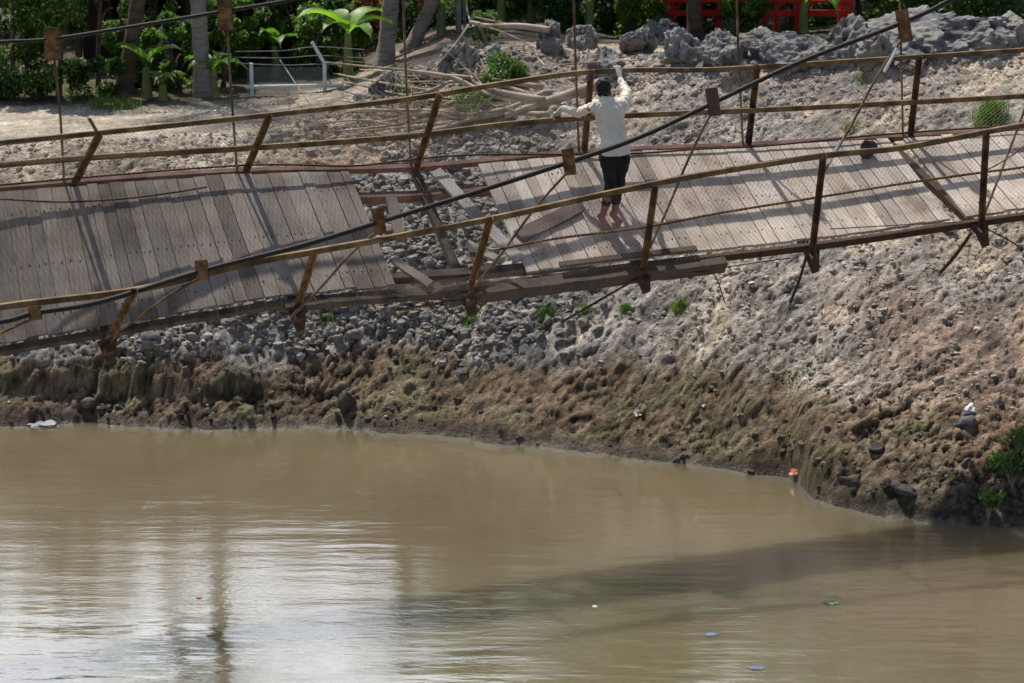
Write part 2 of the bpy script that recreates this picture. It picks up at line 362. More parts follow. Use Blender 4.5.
# ------------------------------------------------------------------ WATER
def water():
    nxs=np.concatenate([-np.geomspace(20,900,14)[::-1],np.linspace(-15,15,2),np.geomspace(20,900,14)])
    ys=np.concatenate([[-300,-60,0],np.linspace(10,34,3)])
    v=[(x,y,0) for y in ys for x in nxs]; n=len(nxs); f=[(j*n+i,j*n+i+1,(j+1)*n+i+1,(j+1)*n+i) for j in range(len(ys)-1) for i in range(n-1)]
    m,nt,b=mat('muddy_water'); b.inputs['IOR'].default_value=2.8; b.inputs['Specular IOR Level'].default_value=.6
    nn=noise(nt,.35,4,.5); nt.links.new(ramp(nt,nn,[(.3,(.155,.125,.070)),(.7,(.195,.16,.095))]),b.inputs['Base Color'])
    b.inputs['Roughness'].default_value=.03
    b.inputs['Subsurface Weight'].default_value=1.0; b.inputs['Subsurface Radius'].default_value=(1,.9,.7); b.inputs['Subsurface Scale'].default_value=4.0
    h1=noise(nt,1.0,3,.5,stretch=(.55,2.6,1)); h2=noise(nt,1.0,4,.55,stretch=(2.2,9,1)); h3=noise(nt,1,3,.6,stretch=(7,26,1))
    gust=ramp(nt,noise(nt,.22,2,.5),[(.40,(.25,)*3),(.62,(1,)*3)])
    bumps=bump(nt,None,h1,.32,.04); b2=bump(nt,None,h2,.22,.010,bumps); g=N(nt,'ShaderNodeBump',Distance=.0035); nt.links.new(h3,g.inputs['Height']); nt.links.new(b2,g.inputs['Normal'])
    mm=N(nt,'ShaderNodeMath',operation='MULTIPLY'); mm.inputs[1].default_value=.8; nt.links.new(gust,mm.inputs[0]); nt.links.new(mm.outputs[0],g.inputs['Strength'])
    nt.links.new(g.outputs[0],b.inputs['Normal'])
    o=mesh_obj('river_water',v,f,m); tag(o,'still muddy brown river water below the bank','river water',kind='structure')
water()
# ------------------------------------------------------------------ BRIDGE
ST=[-1,0,1,2,3,4,5,6]
Npx=[(-84,374),(107,340),(296,308),(468,292),(642,270),(811,250),(980,225),(1150,200)]
Fpx=[(-100,196),(73,183),(244,172),(415,168),(583,153),(747,146),(909,137),(1072,128)]
Nd=[21.9,22.5,23.1,23.7,24.3,24.9,25.5,26.1]; dd=[.62,.72,.8,.9,1.0,1.1,1.2,1.3]
Tn=[(-58,322),(133,290),(313,252),(489,219),(654,187),(822,157),(985,133),(1152,100)]
Tf=[(-75,150),(98,134),(268,116),(438,96),(590,72),(756,67),(918,58),(1080,46)]
Toff=[-.9,-.85,-.7,-.55,-.42,-.48,-.5,-.5]
Np=[P(*Npx[i],Nd[i]) for i in range(8)]; Fp=[P(*Fpx[i],Nd[i]+dd[i]) for i in range(8)]
TNp=[P(*Tn[i],Nd[i]+Toff[i]) for i in range(8)]; TFp=[P(*Tf[i],Nd[i]+dd[i]+Toff[i]) for i in range(8)]
def ipl(L,t):
    t=max(-1,min(6,t))+1; i=min(int(t),6); a=t-i
    q=[L[max(i-1,0)],L[i],L[i+1],L[min(i+2,7)]]
    return .5*((2*q[1])+(q[2]-q[0])*a+(2*q[0]-5*q[1]+4*q[2]-q[3])*a*a+(3*q[1]-q[0]-3*q[2]+q[3])*a**3)
def deck(t,u,off=0):
    n_=ipl(Np,t); f_=ipl(Fp,t); p=f_.lerp(n_,u)
    if off: p=p+deckn(t)*off
    return p
def deckn(t):
    a=(deck(t+.05,.5)-deck(t-.05,.5)) if -1<t<6 else Vector((1,0,0)); c=ipl(Np,t)-ipl(Fp,t)
    n_=a.cross(c); n_.normalize(); return n_ if n_.z>0 else -n_
def deck_at(px,py):
    best=None
    for t in np.arange(-.9,6,.05):
        for u in np.arange(0,1.01,.025):
            q=deck(t,u); d=q.y*CP+(H-q.z)*SP; yy=(q.y*SP+(q.z-H)*CP)/d*F; xx=q.x/d*F+512; e=(xx-px)**2+(341.5-yy-py)**2
            if best is None or e<best[0]: best=(e,t,u)
    return best[1],best[2]
BR=empty('suspension_footbridge',tuple(deck(2.5,.5))); tag(BR,'twisted old footbridge of grey planks, rusty rails and hanging cables over the river','footbridge')
U0,U1=.03,.915
def deck_section(t0,t1,name,label,bright,skip=()):
    b=MB(); b.usec=True; gr=[]; t=t0; k=0
    while t<t1-.02:
        w=random.choice([random.uniform(.06,.08),random.uniform(.075,.105)])
        te=min(t+w,t1); g=.005
        if not any(a<=(t+te)/2<=c for a,c in skip):
            wob=random.uniform(-.003,.004); sk=random.uniform(-.002,.002)
            u0=U0+random.uniform(-.006,.006); u1=U1+random.uniform(-.006,.008)
            sh=random.uniform(.85,1.11); warm=random.uniform(-.03,.04)
            if random.random()<.15: sh*=.72
            b.col=(bright*sh*(1.08+warm),bright*sh*.95,bright*sh*(.83-warm*.6)); b.cur=0
            us=np.linspace(u0,u1,7); vs=[]
            cup=random.uniform(-.004,.006); seedx=random.random()*50
            for u in us:
                gg=.0018
                for tt,o in ((t+gg+sk*u,.0),(te-gg+sk*u,.0),(te-gg+sk*u,.034),(t+gg+sk*u,.034)):
                    vs.append(deck(tt,u,o+wob+cup*(1-(2*u-1)**2))); gr.append(((0 if tt<(t+te)/2 else .15)+seedx, u*1.7, seedx))
            fs=[]
            for i in range(6):
                for j in range(4): fs.append((i*4+j,(i+1)*4+j,(i+1)*4+(j+1)%4,i*4+(j+1)%4))
            fs.append((0,1,2,3)); fs.append((27,26,25,24)); b.add(vs,fs)
            # nail heads
            b.cur=1; b.col=(.03,.02,.015)
            for un in (.17,.5,.80):
                for tn in (t+.25*w,t+.72*w):
                    if random.random()<.72:
                        u=un+random.uniform(-.008,.008); c=deck(tn+sk*u,u,.0345+wob+cup*(1-(2*u-1)**2)); nn=deckn(tn); r=random.uniform(.006,.011)
                        b.tube([c-nn*.003,c+nn*.003],r,6); gr += [(0,0,0)]*12
        t=te; k+=1
    o=b.build(name,[M['plank'],M['rust_dark']],BR)
    at=o.data.attributes.new('grain','FLOAT_VECTOR','POINT'); at.data.foreach_set('vector',np.array(gr,dtype=np.float32).ravel())
    if label: o['label']=label
    return o
deck_section(-1,1.60,'plank_deck','dark grey worn plank deck left of the gap, tipped steeply',.255)
deck_section(2.36,6.0,'plank_deck','pale dry plank deck right of the gap',.50,skip=((4.86,4.95),))
# crossbeams
for i,t in enumerate(ST[:-1]):
    b=MB(); cc=(ipl(Np,t)-ipl(Fp,t)).normalized(); nn=deckn(t if t>-1 else -.9); a=deck(t-(.14 if t==5 else 0),-.04)-nn*.045; e=deck(t,1.07)-nn*.05
    b.tube([a,e],1,4,ell=(.09,.08),ref=nn); o=bev(b.build('crossbeam',M['rust_dark'] if t!=2 else M['beam_wood'],BR))
    g=MB(); q=deck(t,1.0)-nn*.05; al=(deck(min(t+.1,6),1)-deck(max(t-.1,-1),1)).normalized()
    pl=[q-al*.10+nn*.06,q+al*.10+nn*.06,q+al*.07+cc*.16-nn*.12,q-al*.01+cc*.17-nn*.14]
    th=cc.cross(al).normalized()*.008
    g.box8([v-th for v in pl]+[v+th for v in pl]); g.build('gusset_plate',M['rust_dark'],o)
# lengthwise stringers
def stringer(t0,t1,u,drop,w,h,mname,name='stringer',label=None,n=24,u2=None,rgh=0):
    b=MB(); pts=[]
    for k in range(n+1):
        t=t0+(t1-t0)*k/n; uu=u+((u2-u)*k/n if u2 is not None else 0)
        pts.append(deck(t,uu,-drop)+Vector((0,0,random.uniform(-rgh,rgh))))
    b.tube(pts,1,4,ell=(w,h),ref=deckn((t0+t1)/2)); o=bev(b.build(name,M[mname],BR)); 
    if label: o['label']=label
    return o
stringer(-1,2.15,.945,.05,.07,.08,'beam_wood','stringer','weathered timber beam along the near edge, left part',rgh=.004)
stringer(.95,2.12,.965,.045,.10,.09,'beam_wood','stringer','thin timber with a pale splintered top edge left of the gap',rgh=.006)
stringer(1.9,3.5,.985,.075,.15,.16,'beam_wood','stringer','heavy split timber beam under the near edge',rgh=.006)
stringer(1.45,2.75,.83,.03,.09,.11,'beam_wood','stringer',u2=.88)
stringer(2.55,3.35,.905,-.055,.07,.03,'beam_wood','edge_board','dark splintered board lying on the near edge')
stringer(1.55,2.42,.20,.06,.08,.11,'rust_red','stringer','red brown steel beam bridging the gap')
stringer(2.7,6,.955,.03,.05,.09,'rust_dark','edge_angle')
stringer(-1,6,.0,-.005,.06,.07,'rust_red','edge_angle','red brown steel angle along the far edge',n=40)
stringer(-1,6,.5,.09,.08,.10,'beam_wood','stringer') if False else None
# posts and rails
for side,(B,T,Lm) in enumerate(((Np,TNp,'rust'),(Fp,TFp,'rust'))):
    for i in range(8):
        b=MB(); a=B[i]; e=T[i]; ax=(e-a).normalized()
        if side==0: a=a-ax*.05
        al=(B[min(i+1,7)]-B[max(i-1,0)]).normalized()
        s1=a+al*.0; b.tube([s1,e+ax*.03],1,4,ell=(.050,.010),ref=al.cross(ax))
        b.tube([s1+al.cross(ax)*.028+al*.026,e+ax*.03+al.cross(ax)*.028+al*.026],1,4,ell=(.010,.046),ref=al.cross(ax))
        b.build('rail_post',M['plate' if i<5 else 'rust'],BR)
b=MB(); b.tube([P(98,134,Nd[1]+dd[1]-.85),P(89,118,Nd[1]+dd[1]-.95)],1,4,ell=(.06,.012)); b.build('bent_post_stub',M['plate'],BR)
def seg(L,name,w,h,mt,label=None,n=5,ref=None,r=None):
    b=MB(); pts=crv(L,n)
    if r: b.tube(pts,r,8)
    else: b.tube(pts,1,4,ell=(w,h),ref=ref)
    o=b.build(name,M[mt],BR,smooth=bool(r))
    if label: o['label']=label
    return o
def fd(px): return float(np.interp(px,[p[0] for p in Fpx],[Nd[i]+dd[i] for i in range(8)]))
def nd(px): return float(np.interp(px,[p[0] for p in Npx],Nd))
def to(px): return float(np.interp(px,[p[0] for p in Fpx],Toff))
farT=[(-75,151),(0,143),(98,133),(250,117),(400,100),(500,84),(577,73),(640,70),(700,70),(760,67),(870,60),(1024,50),(1080,46)]
seg([P(x,y,fd(x)+to(x)-.03) for x,y in farT],'hand_rail',.05,.05,'rust_light','rusty top rail on the far side')
farM=[(-80,172),(0,165),(98,157),(250,148),(400,137),(500,125),(570,119),(640,115),(760,110),(880,104),(1024,96),(1080,92)]
seg([P(x,y,fd(x)+to(x)*.5-.04) for x,y in farM],'middle_rail',.05,.055,'rust_light','rusty middle rail on the far side')
farB=[(-80,192),(0,187),(100,178),(250,167),(350,168),(400,163),(470,157),(620,156),(700,151),(764,148),(890,136),(1024,127),(1080,124)]
seg([P(x,y-2,fd(x)-.12) for x,y in farB],'wire_strand',0,0,'rust_dark','thin sagging strand at the foot of the far rail',r=.011)
nearT=[(-58,322),(0,307),(130,291),(200,275),(260,261),(300,254),(400,236),(500,217),(600,195),(700,175),(822,156),(900,148),(985,132),(1024,125),(1152,102)]
seg([P(x,y,nd(x)+to(x)-.02) for x,y in nearT],'hand_rail',.055,.055,'rust_light','dark rusty top rail on the near side')
nearM=[(500,249),(560,238),(640,228),(720,213),(820,197),(900,184),(985,172),(1024,167),(1150,145)]
seg([P(x,y,nd(x)+to(x)*.5-.02) for x,y in nearM],'middle_rail',0,0,'rust','thin middle rod on the near side',r=.014)
seg([P(x,y,fd(x)-.45) for x,y in ((-60,197),(0,199),(60,202),(120,199),(170,193),(207,187))],'loose_rod',0,0,'rust','bent loose rod over the left deck',r=.010)
# cables
def coff(x): k=float(sst(330,560,np.float64(x))); return (to(x)-.12)*(1-k)-.28*k
def cab(L,name,r,off,label,base):
    pts=crv([P(x,y,base(x)+off) for x,y in L],6)
    return seg_raw(pts,name,r,'cable',label)
def seg_raw(pts,name,r,mt,label=None,parent=BR,n=8):
    b=MB(); b.tube(pts,r,n); o=b.build(name,M[mt],parent,smooth=True)
    if label: o['label']=label
    return o
cabN=[(-90,332),(0,322),(35,313),(100,302),(202,271),(300,246),(379,222),(470,194),(569,162),(640,137),(713,103),(800,62),(904,22),(960,-6),(1080,-80)]
cab(cabN,'main_cable',.027,0,'thick dark wire rope of the near side, sweeping up to the right',lambda x: nd(x)+coff(x))
cabF=[(-90,46),(0,42),(52,39),(130,27),(225,11),(310,-4),(480,-42)]
cab(cabF,'main_cable',.020,-.1,'thick dark wire rope of the far side at top left',fd)
def clamp(px,py,d,ang,hgt=26,wid=15,parent=None,mt='plate'):
    b=MB(); c=P(px,py,d); ax=(P(px+cos(ang)*10,py-sin(ang)*10,d)-c).normalized(); vw=Vector((0,CP,-SP)); up=vw.cross(ax).normalized()
    R=Matrix((ax,vw,up)).transposed(); w=wid/F*d; h=hgt/F*d
    b.box(c-vw*.035,(w,.012,h),R); b.box(c+vw*.035,(w,.012,h),R); b.box(c+up*h*.42,(w,.07,.016),R)
    for q in (-.28,.28): 
        for r_ in (-.3,.3): b.tube([c+up*h*q+ax*w*r_-vw*.055,c+up*h*q+ax*w*r_+vw*.055],.010,6)
    o=bev(b.build('cable_clamp',M[mt],parent),.003); return o
for (cx,cy,ex,ey,ang,hh,mt) in ((904,26,824,172,.35,32,'plate'),(713,102,643,262,.30,28,'rust_red'),(569,162,468,294,.28,26,'plate'),(379,221,290,318,.28,26,'plate'),(202,270,106,338,.25,20,'plate'),(35,313,-84,374,.2,14,'plate'),(1100,-95,983,218,.3,30,'plate')):
    d0=nd(cx)+coff(cx); ed=nd(ex); pts=[P(cx-2,cy+hh*.4,d0),P((cx*2+ex)/3-1,(cy*2+ey)/3+3,d0+.08),P((cx+ex*2)/3,(cy+ey*2)/3+3,d0+.16),P(ex,ey,ed-.03)]
    b=MB(); b.tube(crv(pts,5),.0145,7); h_=b.build('hanger_rod',M['rust_light'],BR,smooth=True); clamp(cx,cy,d0,ang*.45,hh,12,h_,mt)
for (cx,cy,ex,ey,hh) in ((52,44,64,181,32),(225,12,237,171,36),(401,-28,411,166,34),(571,-60,579,153,34),(735,-90,743,145,34),(895,-120,903,136,34),(-90,45,-92,190,30)):
    d0=fd(cx)-.1; b=MB(); b.tube(crv([P(cx+2,cy+hh*.4,d0),P((cx+ex)/2+random.uniform(-2,2),(cy+ey)/2,d0+.04),P(ex,ey,fd(ex)-.03)],5),.0135,7)
    h_=b.build('hanger_rod',M['rust_light'],BR,smooth=True); clamp(cx,cy,d0,.03,hh,14,h_,'plate')
# pale sleeve on the right-hand hanger
for a_,c_ in (((897,48),(884,72)),((840,141),(829,164))):
    b=MB(); b.tube([P(*a_,nd(824)-.25),P(*c_,nd(824)-.19)],.017,7); b.build('hanger_sleeve',M['white_metal'],BR)
# loose braces and wires below the deck
for L,r,mt in (([(808,250),(800,278),(790,303)],.016,'rust_dark'),([(972,232),(955,256),(940,273)],.018,'rust_dark'),([(640,277),(600,300),(562,322)],.014,'rust'),([(470,297),(430,305),(395,310)],.014,'rust'),([(650,274),(700,272),(715,276),(725,303)],.007,'rust_dark'),([(985,228),(1005,238),(1026,251)],.008,'rust_dark'),([(700,271),(740,265),(790,258)],.006,'rust_dark'),([(830,229),(900,225),(955,222)],.006,'rust_dark'),([(983,172),(1005,160),(1026,145)],.010,'rust_light')):
    seg_raw(crv([P(x,y,nd(x)+.02) for x,y in L],4),'loose_rod' if r>.01 else 'loose_wire',r,mt)
# wire netting on both sides
def netting(B,T,t0,t1,frac,name,side):
    b=MB(); hgt=.95*frac; pitch=.052/1.95; span=hgt/1.95
    def pt(t,v):
        a=ipl(B,t); e=ipl(T,t); q=a.lerp(e,.06+v*(frac-.05)); sag=.02*math.sin(v*pi)*math.sin(t*7+v*3); return q+Vector((0,-sag-.0,0))+Vector((0,-.02,0))
    for sgn in (1,-1):
        t=t0-span
        while t<t1+span:
            pts=[]
            for k in range(9):
                v=k/8; tt=t+sgn*(v-.5)*span
                if t0<=tt<=t1: pts.append(pt(tt,v))
            if len(pts)>1: b.tube(pts,.0013 if B is Np else .0014,3,cap=False)
            t+=pitch
    o=b.build(name,M['wire'],BR); o['label']=side
netting(Np,TNp,2.3,5.95,.97,'wire_netting','diamond wire netting on the near rail')
netting(Np,TNp,1.35,2.3,.22,'wire_netting','torn low strip of wire netting below the gap')
netting(Fp,TFp,-.95,5.95,.97,'wire_netting','diamond wire netting on the far rail')
# shaded lying pieces: loose boards are things of their own
def board(a,b_,w,th,mt_col,name,label,lift=.05,group=None):
    pa=deck(*a,lift); pb=deck(*b_,lift*1.0)
    mb=MB(); mb.usec=True; mb.col=mt_col; n_=8; pts=[pa.lerp(pb,k/n_)+Vector((0,0,.004*sin(k))) for k in range(n_+1)]
    nn=deckn((a[0]+b_[0])/2); mb.tube(pts,1,4,ell=(w,th),ref=nn)
    c=(pa+pb)/2; e=empty(name,tuple(c)) if False else None
    o=mb.build(name,M['plank']); at=o.data.attributes.new('grain','FLOAT_VECTOR','POINT')
    gr=[]; 
    for k in range(n_+1): gr+= [(0,k*.15,0),(.15,k*.15,0),(.15,k*.15,.1),(0,k*.15,.1)]
    at.data.foreach_set('vector',np.array(gr,dtype=np.float32).ravel()); bev(o,.004); tag(o,label,'board',group); return o
def D(px,py): return deck_at(px,py)
board(D(437,171),D(520,262),.14,.035,(.40,.37,.34),'loose_plank','pale grey plank lying slanted across the gap in the deck',.03,'loose boards on the footbridge')
board(D(515,243),D(578,211),.17,.035,(.16,.125,.11),'loose_plank','short brown board lying lengthwise on the deck left of the person',.055,'loose boards on the footbridge')
board(D(500,266),D(462,246),.09,.03,(.34,.31,.27),'loose_plank','narrow splintered board leaning over the near beam right of the gap',.04,'loose boards on the footbridge')
board(D(392,190),D(402,240),.12,.03,(.20,.165,.14),'loose_plank','dark brown board hanging down in the left of the gap',-.02,'loose boards on the footbridge')
board(D(432,283),D(392,262),.10,.03,(.26,.22,.18),'loose_plank','small broken board end on the beam below the gap',.02,'loose boards on the footbridge')
# ------------------------------------------------------------------ ROCKS
def rock_mesh(c,size,seed,sub=4,rough=.34,cuts=8):
    bm=bmesh.new(); bmesh.ops.create_icosphere(bm,subdivisions=sub,radius=1); v=np.array([x.co[:] for x in bm.verts]); f=[[x.index for x in fc.verts] for fc in bm.faces]; bm.free()
    r=np.random.default_rng(seed)
    for _ in range(cuts):
        n=r.normal(size=3); n/=np.linalg.norm(n); d=r.uniform(.38,.8); q=v@n; v=v-np.outer(np.maximum(q-d,0)*.92,n)
    n3=fbm3(v*1.7+seed*3.1,5,seed); n4=1-np.abs(fbm3(v*np.array([3.2,3.2,2.0])+seed,5,seed+9)); v=v*(1+rough*.6*n3+.20*(n4-.75))[:,None]
    n5=1-np.abs(fbm3(v*7+seed,3,seed+5)); v=v+ (.05*fbm3(v*13+seed,4,seed+3)+.07*np.minimum(n5-.8,.06))[:,None]*v
    a=r.uniform(0,6.28); R=np.array([[cos(a),-sin(a),0],[sin(a),cos(a),0],[0,0,1]]); v=(v*np.array(size))@R.T
    col=np.array([.27,.262,.255])*(1+.35*n3[:,None]+.8*(n4[:,None]-.75))*r.uniform(.85,1.15)
    dirt=sst(.15,.6,n3[:,None]-.5*v[:,2:3]/max(size[2],.01)*.6)*.6; col=col*(1-dirt)+np.array([.27,.215,.16])*dirt
    return v+np.array(c),f,np.clip(col,.04,.6)
def rock(px,py,wp,hp,label,seed,group='grey clay boulders along the top of the bank',name='boulder',sub=5,tint=None,dep=None,d=None):
    g=G(px,py+hp*.35); dist=g.y*CP+(H-g.z)*SP
    w=wp/F*dist/2; h=hp/F*dist/2
    c=(g.x,g.y+w*.25,g.z+h*.38)
    v,f,cl=rock_mesh(c,(w*1.2,w*.95,h*1.35),seed,sub)
    if tint: cl=cl*np.array(tint)
    o=mesh_obj(name,v,f,M['rock'],smooth=(sub<5),cols=cl); o.data.materials
    tag(o,label,'boulder' if name=='boulder' else 'rock',group); return o
BL=[(905,30,150,60,'largest pale boulder, broad and rounded, right of the near cable on the bank top'),
(965,30,95,44,'broad low boulder sloping down at the right end of the boulder row'),
(845,45,60,56,'tall lumpy boulder left of the near cable clamp'),
(800,52,62,52,'rounded rough boulder left of the two tall lumpy ones'),
(765,42,58,46,'dark creviced boulder below the right end of the red frame'),
(728,50,52,46,'grey boulder right of the dark tree trunk'),
(690,48,46,40,'small boulder at the foot of the dark tree trunk'),
(665,32,40,32,'dark pointed boulder below the red posts'),
(635,40,42,36,'dark blocky boulder above and right of the person'),
(600,62,46,36,'grey boulder right above the head of the person'),
(582,36,38,32,'pale knobbly boulder left of the dark blocky one'),
(548,38,34,30,'small pale boulder at the left end of the boulder row'),
(740,76,34,22,'flat slab of clay half way between rail and boulder row'),
(1012,26,60,40,'cut off boulder at the right edge of the photo'),
(876,52,46,40,'small boulder wedged under the near cable'),
(460,62,44,34,'brown root clod on the mound right of the grey tree trunks'),
(425,72,36,26,'small brown clod at the foot of the leaning grey trunk'),
(385,86,44,28,'light clod on the edge of the mound behind the brush')]
for i,(a,b_,w,h,l) in enumerate(BL): rock(a,b_,w,h,l,100+i)
SL=[(967,420,24,20,'black and white lump on the red earth near the right edge',(.5,.5,.55)),(876,447,20,15,'dark wet stone lying low on the brown slope',(.35,.33,.3)),(998,398,18,12,'tan stone near the right edge on the red earth',(1.5,1.2,.95)),(1014,370,14,11,'small tan stone high on the red earth',(1.5,1.2,.95)),(965,463,12,14,'small dark stone above the wet foot of the bank',(.5,.5,.5)),(905,487,30,16,'long dark stone at the wet foot of the bank',(.4,.38,.34)),(850,480,26,15,'wet stone beside the water at the corner of the bank',(.45,.42,.38)),(788,343,20,14,'grey stone in the middle of the slope',(.9,.9,.9)),(505,318,16,12,'grey stone beside the green tufts',(1,1,1)),(148,340,28,20,'dark grey lump below the left deck edge',(.7,.72,.75)),(345,405,22,26,'dark lump in the brown slope over the water',(.4,.36,.3)),(245,372,22,14,'brown lump half way down the left slope',(.7,.6,.45)),(90,402,22,12,'low brown stone on the shore at the left',(.6,.5,.4)),(940,380,14,9,'small pale stone on the slope',(1.4,1.3,1.1))]
for i,(a,b_,w,h,l,tn) in enumerate(SL): rock(a,b_,w,h,l,200+i,'loose stones on the slope','stone',3,tn)
def scatter():
    """uncountable clods, crumbs and pebbles over the bank"""
    bm=bmesh.new(); bmesh.ops.create_icosphere(bm,subdivisions=2,radius=1); bv=np.array([x.co[:] for x in bm.verts]); bf=np.array([[x.index for x in fc.verts] for fc in bm.faces]); bm.free()
    protos=[]
    for k in range(12):
        r=np.random.default_rng(k); v=bv.copy()
        for _ in range(6):
            n=r.normal(size=3); n/=np.linalg.norm(n); q=v@n; v=v-np.outer(np.maximum(q-r.uniform(.4,.8),0)*.95,n)
        v=v*(1+.42*fbm3(v*2.3+k*5,4,k))[:,None]; protos.append(v)
    def emit(name,label,cnt,region,smin,smax,colf,power=2.2):
        V=[];Fc=[];Cc=[];n=0;tries=0
        while n<cnt and tries<cnt*12:
            tries+=1; x,y=region()
            i=np.searchsorted(gx,x)-1; j=np.searchsorted(gy,y)-1
            s=GS[j,i]; z=ground_z(x,y)
            ok,c=colf(x,y,z,s)
            if not ok: continue
            r=smin+(smax-smin)*random.random()**power
            v=protos[random.randrange(12)]; a=random.uniform(0,6.28); R=np.array([[cos(a),-sin(a),0],[sin(a),cos(a),0],[0,0,1]])
            v=(v*np.array([r,r*random.uniform(.6,1),r*random.uniform(.5,.95)]))@R.T+np.array([x,y,z+r*.02])
            v=v-np.array([0,0,r*.2 if name=='shore_stones' else 0]); V.append(v); Fc.append(bf+n*len(bv)); c=np.array(c)*random.uniform(.75,1.25); Cc.append(np.tile(c,(len(bv),1))); n+=1
        o=mesh_obj(name,np.concatenate(V),np.concatenate(Fc),M['rock'],smooth=False,cols=np.clip(np.concatenate(Cc),.01,.8)); tag(o,label,'rubble',kind='stuff')
    ub=lambda: (random.uniform(-7.6,7.8),random.uniform(24.2,36.0))
    def clods(x,y,z,s):
        if z<.85+.15*sin(x*3)+random.uniform(-.12,.12) or s>.70 or x>2.8: return False,None
        w=1-sst(-.5,1.5,np.float64(x)); 
        return random.random()<w*.95, random.choice([(.22,.205,.19),(.28,.255,.23),(.18,.168,.155),(.26,.215,.17),(.34,.32,.30)])
    emit('clay_clods','grey clay clods tumbled down the bank under the gap in the deck',5200,lambda:(random.uniform(-6.5,3),random.uniform(27.8,32)),.02,.105,clods)
    def crumbs(x,y,z,s):
        if s<.02 or s>1.06: return False,None
        g=fbm2(np.array([x*.8]),np.array([y*.8]),2,51)[0]
        if random.random()>.5+g: return False,None
        if z<.95: return random.random()<.4,random.choice([(.16,.12,.085),(.10,.08,.06),(.22,.175,.13)])
        return True,random.choice([(.42,.36,.29),(.34,.31,.285),(.42,.34,.27),(.30,.275,.25),(.52,.48,.42)])
    emit('soil_crumbs','crumbled soil and small stones spread over the slope',15000,ub,.008,.052,crumbs,3.2)
    def topclods(x,y,z,s):
        if s<.80 or s>1.1 or x<-3.3 or random.random()>.25+sst(.84,.96,np.float64(s)): return False,None
        return True,random.choice([(.30,.29,.28),(.26,.25,.245),(.35,.33,.31)])
    emit('clay_lumps','grey lumps of clay piled among the boulders along the bank top',1000,lambda:(random.uniform(-3.3,8),random.uniform(31,36.5)),.02,.12,topclods,3)
    def wetl(x,y,z,s):
        if s<-.003 or s>.06: return False,None
        return True,random.choice([(.055,.047,.04),(.09,.078,.062),(.13,.115,.095)])
    emit('shore_stones','wet mud lumps along the water edge',380,lambda:(random.uniform(-7.6,7.8),random.uniform(23.6,28.6)),.012,.07,wetl,2.5)
    def chips(x,y,z,s): return (s>.02 and s<1.3),random.choice([(.7,.68,.64),(.62,.55,.48),(.75,.74,.73)])
    emit('pale_litter_chips','scattered pale chips of stone and litter on the bank',520,ub,.008,.028,chips,3)
scatter()
# ------------------------------------------------------------------ VEGETATION
def leafcloud(centers,n,size,col,name,parent=None,spread=None,flat=0,droop=.3,var=.35,bright=(.28,.42,.06),bfrac=.18,label=None,thing=None,aspect=.42):
    """many leaf-shaped faces round the cluster centres; centers: list of (x,y,z,r)"""
    cen=np.array(centers); w=cen[:,3]**2; idx=RNG.choice(len(cen),n,p=w/w.sum())
    d=RNG.normal(size=(n,3)); d/=np.linalg.norm(d,axis=1)[:,None]; rad=cen[idx,3]*RNG.uniform(.35,1.08,n)**.6
    p=cen[idx,:3]+d*rad[:,None]*np.array([1,1,.85])
    ax=d*.6+RNG.normal(size=(n,3))*.6+np.array([0,0,-droop]); ax/=np.linalg.norm(ax,axis=1)[:,None]
    up=np.array([0,0,1.])*.8+d*.5+RNG.normal(size=(n,3))*.35; sd=np.cross(ax,up); sd/=(np.linalg.norm(sd,axis=1)[:,None]+1e-6); nm=np.cross(sd,ax)
    L=size*RNG.uniform(.6,1.35,n)[:,None]; W=L*aspect
    v=np.stack([p-ax*L*.5, p+sd*W*.5-nm*L*.03, p+ax*L*.5-nm*L*.12, p-sd*W*.5-nm*L*.03],1).reshape(-1,3)
    f=np.arange(4*n).reshape(n,4)
    c=np.array(col)[None]*(1+var*RNG.normal(size=(n,1))*.6)*(1+.4*(RNG.random((len(cen),1))[idx]-.5))
    hue=RNG.normal(size=(n,1))*.12; c=c*np.concatenate([1+hue,1+hue*.2,1-hue],1)
    m=(RNG.random(n)<bfrac); c[m]=np.array(bright)*RNG.uniform(.7,1.2,(m.sum(),1))
    c=np.repeat(np.clip(c,.006,.6),4,0)
    return mesh_obj(name,v,f,M['foliage'],parent,cols=c)
def clusters(c,rx,ry,rz,k,r0,r1,full=False):
    out=[]
    if full:
        for i in range(k): a=RNG.uniform(0,6.28); q=RNG.uniform(.2,1)**.5*.85; u=RNG.uniform(-1,1); out.append((c[0]+cos(a)*q*rx*(1-.25*max(u,0)),c[1]+sin(a)*q*ry,c[2]+u*rz,RNG.uniform(r0,r1)))
        return out
    while len(out)<k:
        q=RNG.uniform(-1,1,3)
        if np.linalg.norm(q)<1: out.append((c[0]+q[0]*rx,c[1]+q[1]*ry,c[2]+q[2]*rz,RNG.uniform(r0,r1)))
    return out
def trunk_mb(base,top,r0,r1,bend=.2,n=10,rings=True,seed=0):
    r=random.Random(seed); b=MB(); base=Vector(base); top=Vector(top); pts=[];rs=[]
    side=Vector((r.uniform(-1,1),r.uniform(-1,1),0))*bend
    K=30
    for k in range(K+1):
        t=k/K; pts.append(base.lerp(top,t)+side*math.sin(t*pi)); rs.append((r0+(r1-r0)*t)*(1+(.05*((k%2)*2-1) if rings else 0)+(.5*max(0,1-t*9))))
    b.tube(pts,rs,12); return b,pts
